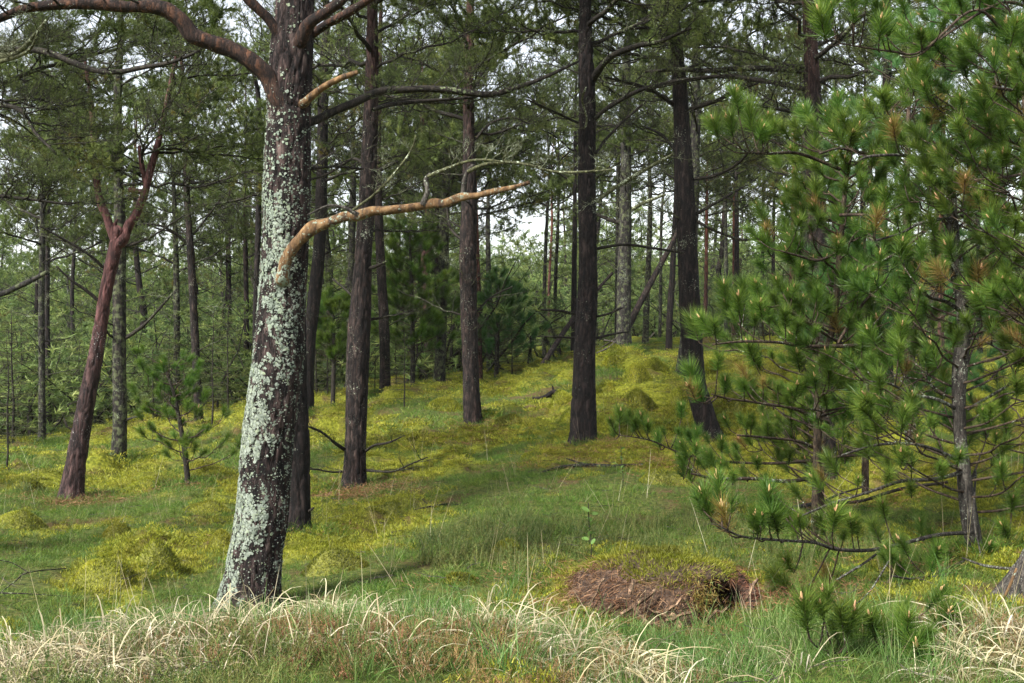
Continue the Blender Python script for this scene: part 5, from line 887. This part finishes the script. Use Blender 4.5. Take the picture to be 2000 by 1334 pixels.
for a in [(1495, 722, 95, 30, 'large rounded moss hummock on the skyline right of the nearly black pine'), (1243, 742, 70, 26, 'moss hummock with a small dark hole, right of the tall dark pine on the rise'), (1280, 716, 60, 14, 'flat bright moss cushion near the top of the rise below the grey pine'),
 (1325, 792, 56, 34, 'dome of brown tinged moss at the foot of the pine with the flared foot'), (1250, 790, 85, 24, 'wide moss hummock midway between the tall dark and nearly black pine'), (1195, 716, 56, 30, 'tufted moss mound at the foot of the grey lichened pine'),
 (1385, 730, 50, 16, 'small moss cushion just right of the nearly black pine'), (1430, 805, 56, 18, 'round yellow cushion right of the foot of the nearly black pine'), (1320, 815, 60, 16, 'low yellow cushion below the brown tinged dome'),
 (650, 1115, 170, 42, 'broad olive moss mound right of the lichened trunk'), (200, 1140, 150, 44, 'long moss mound in the left foreground, nearer of two'), (310, 1100, 110, 34, 'moss mound left of the lichened trunk, farther of two'),
 (45, 1030, 130, 26, 'golden moss mound at the left edge below the forked pine'), (20, 1290, 190, 40, 'bright moss cushion in the bottom left corner'), (275, 955, 120, 16, 'low golden moss strip below the dark straight left pine'), (400, 1000, 110, 18, 'golden moss cushion touching the left of the lichened trunk'),
 (1300, 945, 120, 26, 'grassy moss mound below the low spreading pine'), (990, 1080, 80, 24, 'small round moss cushion in the middle of the grass'), (900, 1140, 90, 16, 'faint moss cushion in front of the small round one'), (1040, 895, 60, 14, 'little moss cushion left of the tall dark pine foot'),
 (690, 770, 60, 18, 'yellow moss patch glowing beside the red brown trunk'), (1110, 825, 90, 22, 'low moss swell in front of the twisted dead branch'), (1090, 790, 60, 20, 'small moss dome right of the twisted dead branch'), (1225, 825, 70, 22, 'moss dome just right of the foot of the tall dark pine'), (1180, 770, 46, 20, 'small dome of moss behind the right side of the tall dark pine'), (990, 830, 80, 20, 'wide moss dome right of the foot of the dark middle pine'), (870, 800, 90, 20, 'moss dome below the scaly grey pine'), (60, 960, 120, 22, 'moss dome left of the forked pine foot'), (760, 1010, 110, 22, 'moss dome in the grass right of the red brown pine foot'), (430, 1070, 60, 26, 'moss dome tight against the left side of the lichened trunk'), (230, 1050, 90, 22, 'moss dome in the grass right of the forked pine foot'), (1460, 770, 70, 26, 'moss dome between the low spreading pine and the skyline hummock')]: hummock(*a)

# ------------------------------------------------------------------ torn up earth mound
def earth_mound():
    g = on_ground(1312, 1212); dd = g[1]; g[1] += .28; W = px2m(410, dd) / 2; H = px2m(108, dd); D = .42; n, m = 46, 120; root = empty('earth_mound', g); tag(root, 'torn up mound of brown roots and bark with a mossy cap and a dark hollow', 'earth mound')
    u = np.linspace(0, 1, n); a = np.linspace(0, 6.283, m, endpoint=False); rim = 1 + .10 * noise3(np.cos(a) * 2, np.sin(a) * 2, 4)
    X = np.outer(np.sin(u * math.pi / 2) ** .8, np.cos(a) * rim) * W; Y = np.outer(np.sin(u * math.pi / 2) ** .8, np.sin(a) * rim) * D; Z = np.outer(np.cos(u * math.pi / 2) ** .85, np.ones(m)) * H
    Z = Z * (1 - .25 * np.clip((X / W), 0, 1) ** 2 - .35 * np.clip(-X / W, 0, 1) ** 1.2) + .10 * fbm(X * 5, Y * 5, Z * 5, 3) * (.3 + Z / H)
    hol = np.exp(-(((X - .46 * W - .03 * noise3(Z * 12, 1, 5)) / (.20 * W)) ** 4) - ((Z - .10 - .03 * noise3(X * 9, 0, 2)) / .07) ** 4) * (Y < 0); Y = Y + hol * .50; Z = Z - hol * 0.0
    gz = ground_z((X + g[0]).ravel(), (Y + g[1]).ravel()).reshape(X.shape) - g[2]; Z = Z + gz * (u[:, None] ** 2) - .05 * u[:, None] ** 8
    X += .018 * fbm(X * 22, Y * 22, Z * 22 + 5, 2); Y += .03 * fbm(X * 18, Y * 18 + 7, Z * 18, 3)
    v = np.stack([X, Y, Z], -1); i = np.arange(n - 1)[:, None] * m; j = np.arange(m)[None]; j2 = (j + 1) % m; q = np.stack([i + j, i + m + j, i + m + j2, i + j2], -1).reshape(-1, 4); mb = MB(); mb.add(v.reshape(-1, 3), None, q)
    M, t, o = newmat('raw_earth'); b = N(t, 'ShaderNodeBsdfPrincipled'); nn = N(t, 'ShaderNodeTexNoise'); nn.inputs['Scale'].default_value = 34; nn.inputs['Detail'].default_value = 6; t.links.new(ramp(t, nn.outputs[0], [(.3, (.02, .012, .008)), (.55, (.06, .036, .022)), (.75, (.15, .09, .05))]), b.inputs[0]); b.inputs['Roughness'].default_value = 1
    bp = N(t, 'ShaderNodeBump'); bp.inputs['Distance'].default_value = .02; t.links.new(nn.outputs[0], bp.inputs['Height']); t.links.new(bp.outputs[0], b.inputs['Normal']); t.links.new(b.outputs[0], o.inputs[0]); link('soil', mb.mesh('soil', M), root)
    flat = v.reshape(-1, 3); ctr = np.array([0, 0, -.1]); nrm = norm(flat - ctr); hf = hol.ravel()
    # fibres and root hairs on the open face
    k = 17000; s = RS.randint(0, len(flat), k); p = flat[s] + RS.normal(0, .012, (k, 3)); keep = (hf[s] < .15) & (p[:, 2] < H * (.82 + .22 * fbm(p[:, 0] * 6, p[:, 1] * 6, 0, 2) - .12 * (p[:, 0] > .3 * W))); p = p[keep]; nn_ = nrm[s][keep]; k = len(p); d = np.stack([RS.normal(0, 1, k) - .35, RS.normal(0, .5, k), RS.normal(0, .6, k) - .45], 1) + nn_ * .55
    mb = MB(); blades(mb, p, d, RS.uniform(.02, .075, k), .0032, .3, 2, 0, RS.rand(k)); o = link('root_fibres', mb.mesh('root_fibres', GR['peat'], False), root); o['kind'] = 'stuff'
    # moss cap
    k = 26000; s = RS.randint(0, len(flat), k); p = flat[s] + RS.normal(0, .012, (k, 3)); keep = (p[:, 2] > H * (.66 + .22 * np.clip(fbm(p[:, 0] * 6, p[:, 1] * 6, 0, 2), -1, 1)) - .30 * H * (p[:, 1] > .02)) & (p[:, 0] < W * .75) & (hf[s] < .3); p = p[keep]; nn_ = nrm[s][keep]; k = len(p)
    mb = MB(); blades(mb, p, nn_ + RS.normal(0, .5, (k, 3)) + [0, 0, .5], .03, .0038, .2, 2, 0, np.clip(.25 + RS.rand(k) * .8 * sstep(-.5, .3, fbm(p[:, 0] * 5, p[:, 1] * 5, 2, 2)), 0, 1)); o = link('moss_cap', mb.mesh('moss_cap', GR['moss'], False), root); o['kind'] = 'stuff'
    # orange dead sprig
    mb = MB(); k = 500; c = np.array([.28 * W, -D * .86, H * .50]); p = c + RS.normal(0, 1, (k, 3)) * [.045, .03, .05]; blades(mb, p, RS.normal(size=(k, 3)) + [0, -.6, -.2], .035, .004, .2, 1, 0, RS.rand(k)); o = link('rusty_sprig', mb.mesh('rusty_sprig', NEEDLE['rust'], False), root); o['kind'] = 'stuff'
    # bark strips and broken roots
    for (x0, y0, x1, y1, wd) in [(1238, 1132, 1228, 1168, 11), (1280, 1152, 1212, 1202, 8), (1238, 1188, 1272, 1220, 11), (1300, 1188, 1330, 1222, 14), (1265, 1192, 1310, 1205, 7), (1180, 1130, 1150, 1185, 6), (1200, 1180, 1160, 1210, 8), (1340, 1170, 1300, 1195, 7), (1420, 1185, 1380, 1212, 8), (1355, 1192, 1300, 1215, 8), (1480, 1130, 1450, 1180, 6), (1240, 1205, 1290, 1228, 9)]:
        dd2 = g[1] - D * .95 + RS.uniform(-.06, .05); A = P(x0, y0, dd2) - g; B = P(x1, y1, dd2 - .05) - g
        for e in (A, B): e[2] = max(e[2], .015)
        ax = norm(B - A); sd = norm(np.cross(ax, [0, 1, 0])); hw = px2m(wd, dd2) / 2; rows = []
        for t_ in np.linspace(0, 1, 5): c = A + (B - A) * t_ + [0, RS.normal(0, .006), RS.normal(0, .006)]; wv = hw * (.6 + .6 * RS.rand()); rows += [c - sd * wv, c + [0, -.010, 0], c + sd * wv, c + [0, .008, 0]]
        qd = [(4 * r + s_, 4 * r + (s_ + 1) % 4, 4 * (r + 1) + (s_ + 1) % 4, 4 * (r + 1) + s_) for r in range(4) for s_ in range(4)] + [(0, 3, 2, 1), (16, 17, 18, 19)]; mb = MB(); mb.add(rows, None, qd); link('bark_strip', mb.mesh('bark_strip', STRIP, False), root)
STRIP = bark_mat('bark_strip_brown', (.08, .045, .025), (.2, .12, .07), (.36, .25, .16), scale=1.5)
earth_mound()

# ------------------------------------------------------------------ fallen branches, sapling, twigs
def fallen(name, label, paths, mat, ntw=0, cat='fallen branch', lift=.02):
    g0 = on_ground(*paths[0][0][:2]); base = g0.copy(); mb = MB()
    for pth in paths:
        c = []
        for (x, y, wd, h) in pth: g = on_ground(x, y + h); dd = g[1]; p = P(x, y, dd); p[2] = max(p[2], g[2] + lift); c.append([*p, px2m(wd, dd) / 2])
        sp = spline(np.array(c), .03); tube(mb, sp[:, :3] - base, np.maximum(sp[:, 3], .0015), 7, 0, .5, True, bark_disp(.002, 50, RS.rand() * 9))
    o = link(name, mb.mesh(name, mat), None, base); tag(o, label, cat); return o
fallen('fallen_branch', 'twisted dark dead branch on the yellow moss left of the tall dark pine', [[(1040, 780, 5, 0), (1062, 776, 8, 4), (1082, 766, 10, 10), (1098, 770, 8, 6), (1106, 778, 5, 0)], [(1080, 768, 6, 8), (1080, 758, 4, 16), (1078, 752, 2, 20)], [(1084, 768, 5, 5), (1092, 780, 3, 0)]], BARK['dark'])
fallen('fallen_branch', 'long grey fallen branch lying below the foot of the tall dark pine', [[(1060, 925, 4, 0), (1100, 913, 8, 3), (1150, 909, 9, 4), (1200, 912, 9, 3), (1230, 911, 8, 2), (1256, 910, 7, 2)], [(1150, 909, 4, 3), (1120, 900, 3, 10), (1105, 895, 2, 14)], [(1200, 912, 4, 0), (1170, 896, 2, 12)]], BARK['grey'])
fallen('fallen_branch', 'curved dead branch half sunk in the straw grass left of the lichened trunk', [[(315, 1245, 12, 4), (330, 1225, 13, 8), (350, 1217, 12, 10), (380, 1216, 9, 8), (405, 1210, 6, 8)]], BARK['dark'], lift=.05)
fallen('fallen_branch', 'bleached grey branches heaped on the crest left of the grey lichened pine', [[(1165, 690, 3, 6), (1190, 678, 4, 14), (1203, 666, 3, 25)], [(1170, 682, 3, 8), (1204, 660, 3, 30)], [(1180, 664, 3, 28), (1204, 668, 3, 20)]], BARK['dead'])
fallen('fallen_branch', 'dark fallen boughs in the grass below the low spreading pine', [[(1540, 1005, 8, 4), (1580, 992, 9, 8), (1620, 985, 8, 10), (1680, 980, 7, 12), (1760, 955, 7, 20), (1850, 942, 6, 25)], [(1600, 990, 5, 8), (1640, 965, 4, 25), (1690, 950, 3, 30)]], BARK['twig'], lift=.06)
fallen('fallen_branch', 'thin crooked branch in the grass in front of the red brown trunk', [[(810, 1000, 3, 0), (840, 990, 4, 4), (870, 985, 4, 5), (895, 988, 3, 2)], [(840, 990, 2, 5), (825, 975, 2, 16)]], BARK['twig'])
fallen('fallen_branch', 'pale dead stick leaning in the grass at the far right', [[(1955, 1185, 5, 0), (1970, 1150, 6, 40), (1985, 1110, 6, 80)]], BARK['orange'], lift=.02)
fallen('fallen_branch', 'bare grey twigs tangled under the young pines at the lower right', [[(1620, 1140, 4, 10), (1680, 1105, 5, 40), (1730, 1070, 5, 60), (1770, 1060, 4, 60)], [(1640, 1195, 4, 5), (1690, 1165, 4, 20), (1740, 1090, 4, 60)], [(1880, 1090, 5, 20), (1925, 1105, 6, 30), (1980, 1110, 6, 40), (2030, 1100, 5, 50)], [(1890, 980, 4, 100), (1905, 920, 4, 150), (1902, 1010, 4, 80), (1915, 1080, 3, 20)]], BARK['pale'])
fallen('bare_shrub', 'leafless thin shrub twigs reaching in at the lower left edge', [[(-40, 1155, 4, 20), (0, 1158, 4, 25), (60, 1160, 3, 20), (135, 1165, 2, 12)], [(0, 1158, 3, 20), (30, 1135, 3, 40), (55, 1118, 3, 55), (130, 1110, 2, 50)], [(55, 1118, 2, 50), (20, 1098, 2, 70), (-20, 1092, 2, 80)]], BARK['twig'], cat='shrub')
def rowan(px, py, label):
    g = on_ground(px, py); root = empty('broadleaf_sapling', g); tag(root, label, 'sapling'); mb = MB(); pts = np.array([[0, 0, -.03], [.01, 0, .12], [-.005, .01, .27], [-.01, 0, .40]]); tube(mb, spline(pts, .04), .003, 5); link('stem', mb.mesh('stem', BARK['twig']), root)
    lf = MB(); a = np.linspace(0, 6.283, 9)[:-1]; lf.add(np.stack([np.cos(a) * .022 + .022, np.sin(a) * .014, np.cos(a) * .002 + .004 * np.abs(np.sin(a))], 1), [(0, i, i + 1) for i in range(1, 7)]); lm = lf.mesh('leaf', GR['green'])
    for i in range(11):
        z = .14 + .26 * i / 11; o = link('leaf', lm, root, (RS.normal(0, .012), RS.normal(0, .012), z)); o.rotation_euler = (RS.normal(0, .3), -.3 + RS.normal(0, .3), i * 2.4); s = RS.uniform(.8, 1.4); o.scale = (s, s, s)
rowan(1152, 1105, 'small broadleaf sapling with round pale leaves in the grass above the earth mound'); rowan(1215, 960, 'tiny pale leaved sapling below the long fallen branch')
# pale trunk foot at the right edge
TR = mk('pine_tree', 'pale lichened trunk foot leaning out of the bottom right corner', [(1985, 1185, 70), (2010, 1120, 58), (2080, 1000, 50), (2160, 850, 46), (2230, 600, 40)], 5.7, BARK['pale'], H=3.4, c0=2.9, nlive=5, ndead=0, sides=48, step=.03, Lb=.5)

# ------------------------------------------------------------------ thin air between the trees
mb = MB(); X0, X1, Y0, Y1, Z0, Z1 = -290, 290, -30, 440, -14, 24
v = [(x, y, z) for x in (X0, X1) for y in (Y0, Y1) for z in (Z0, Z1)]; mb.add(v, None, [(0, 1, 3, 2), (4, 6, 7, 5), (0, 4, 5, 1), (2, 3, 7, 6), (0, 2, 6, 4), (1, 5, 7, 3)])
hm = bpy.data.materials.new('haze'); hm.use_nodes = True; ht = hm.node_tree; ht.nodes.clear(); ho = ht.nodes.new('ShaderNodeOutputMaterial'); hv = ht.nodes.new('ShaderNodeVolumePrincipled')
hv.inputs['Color'].default_value = (.85, .93, 1, 1); hv.inputs['Density'].default_value = 0.0002; ht.links.new(hv.outputs[0], ho.inputs['Volume'])
hz = link('haze', mb.mesh('haze', hm, False)); hz['kind'] = 'stuff'
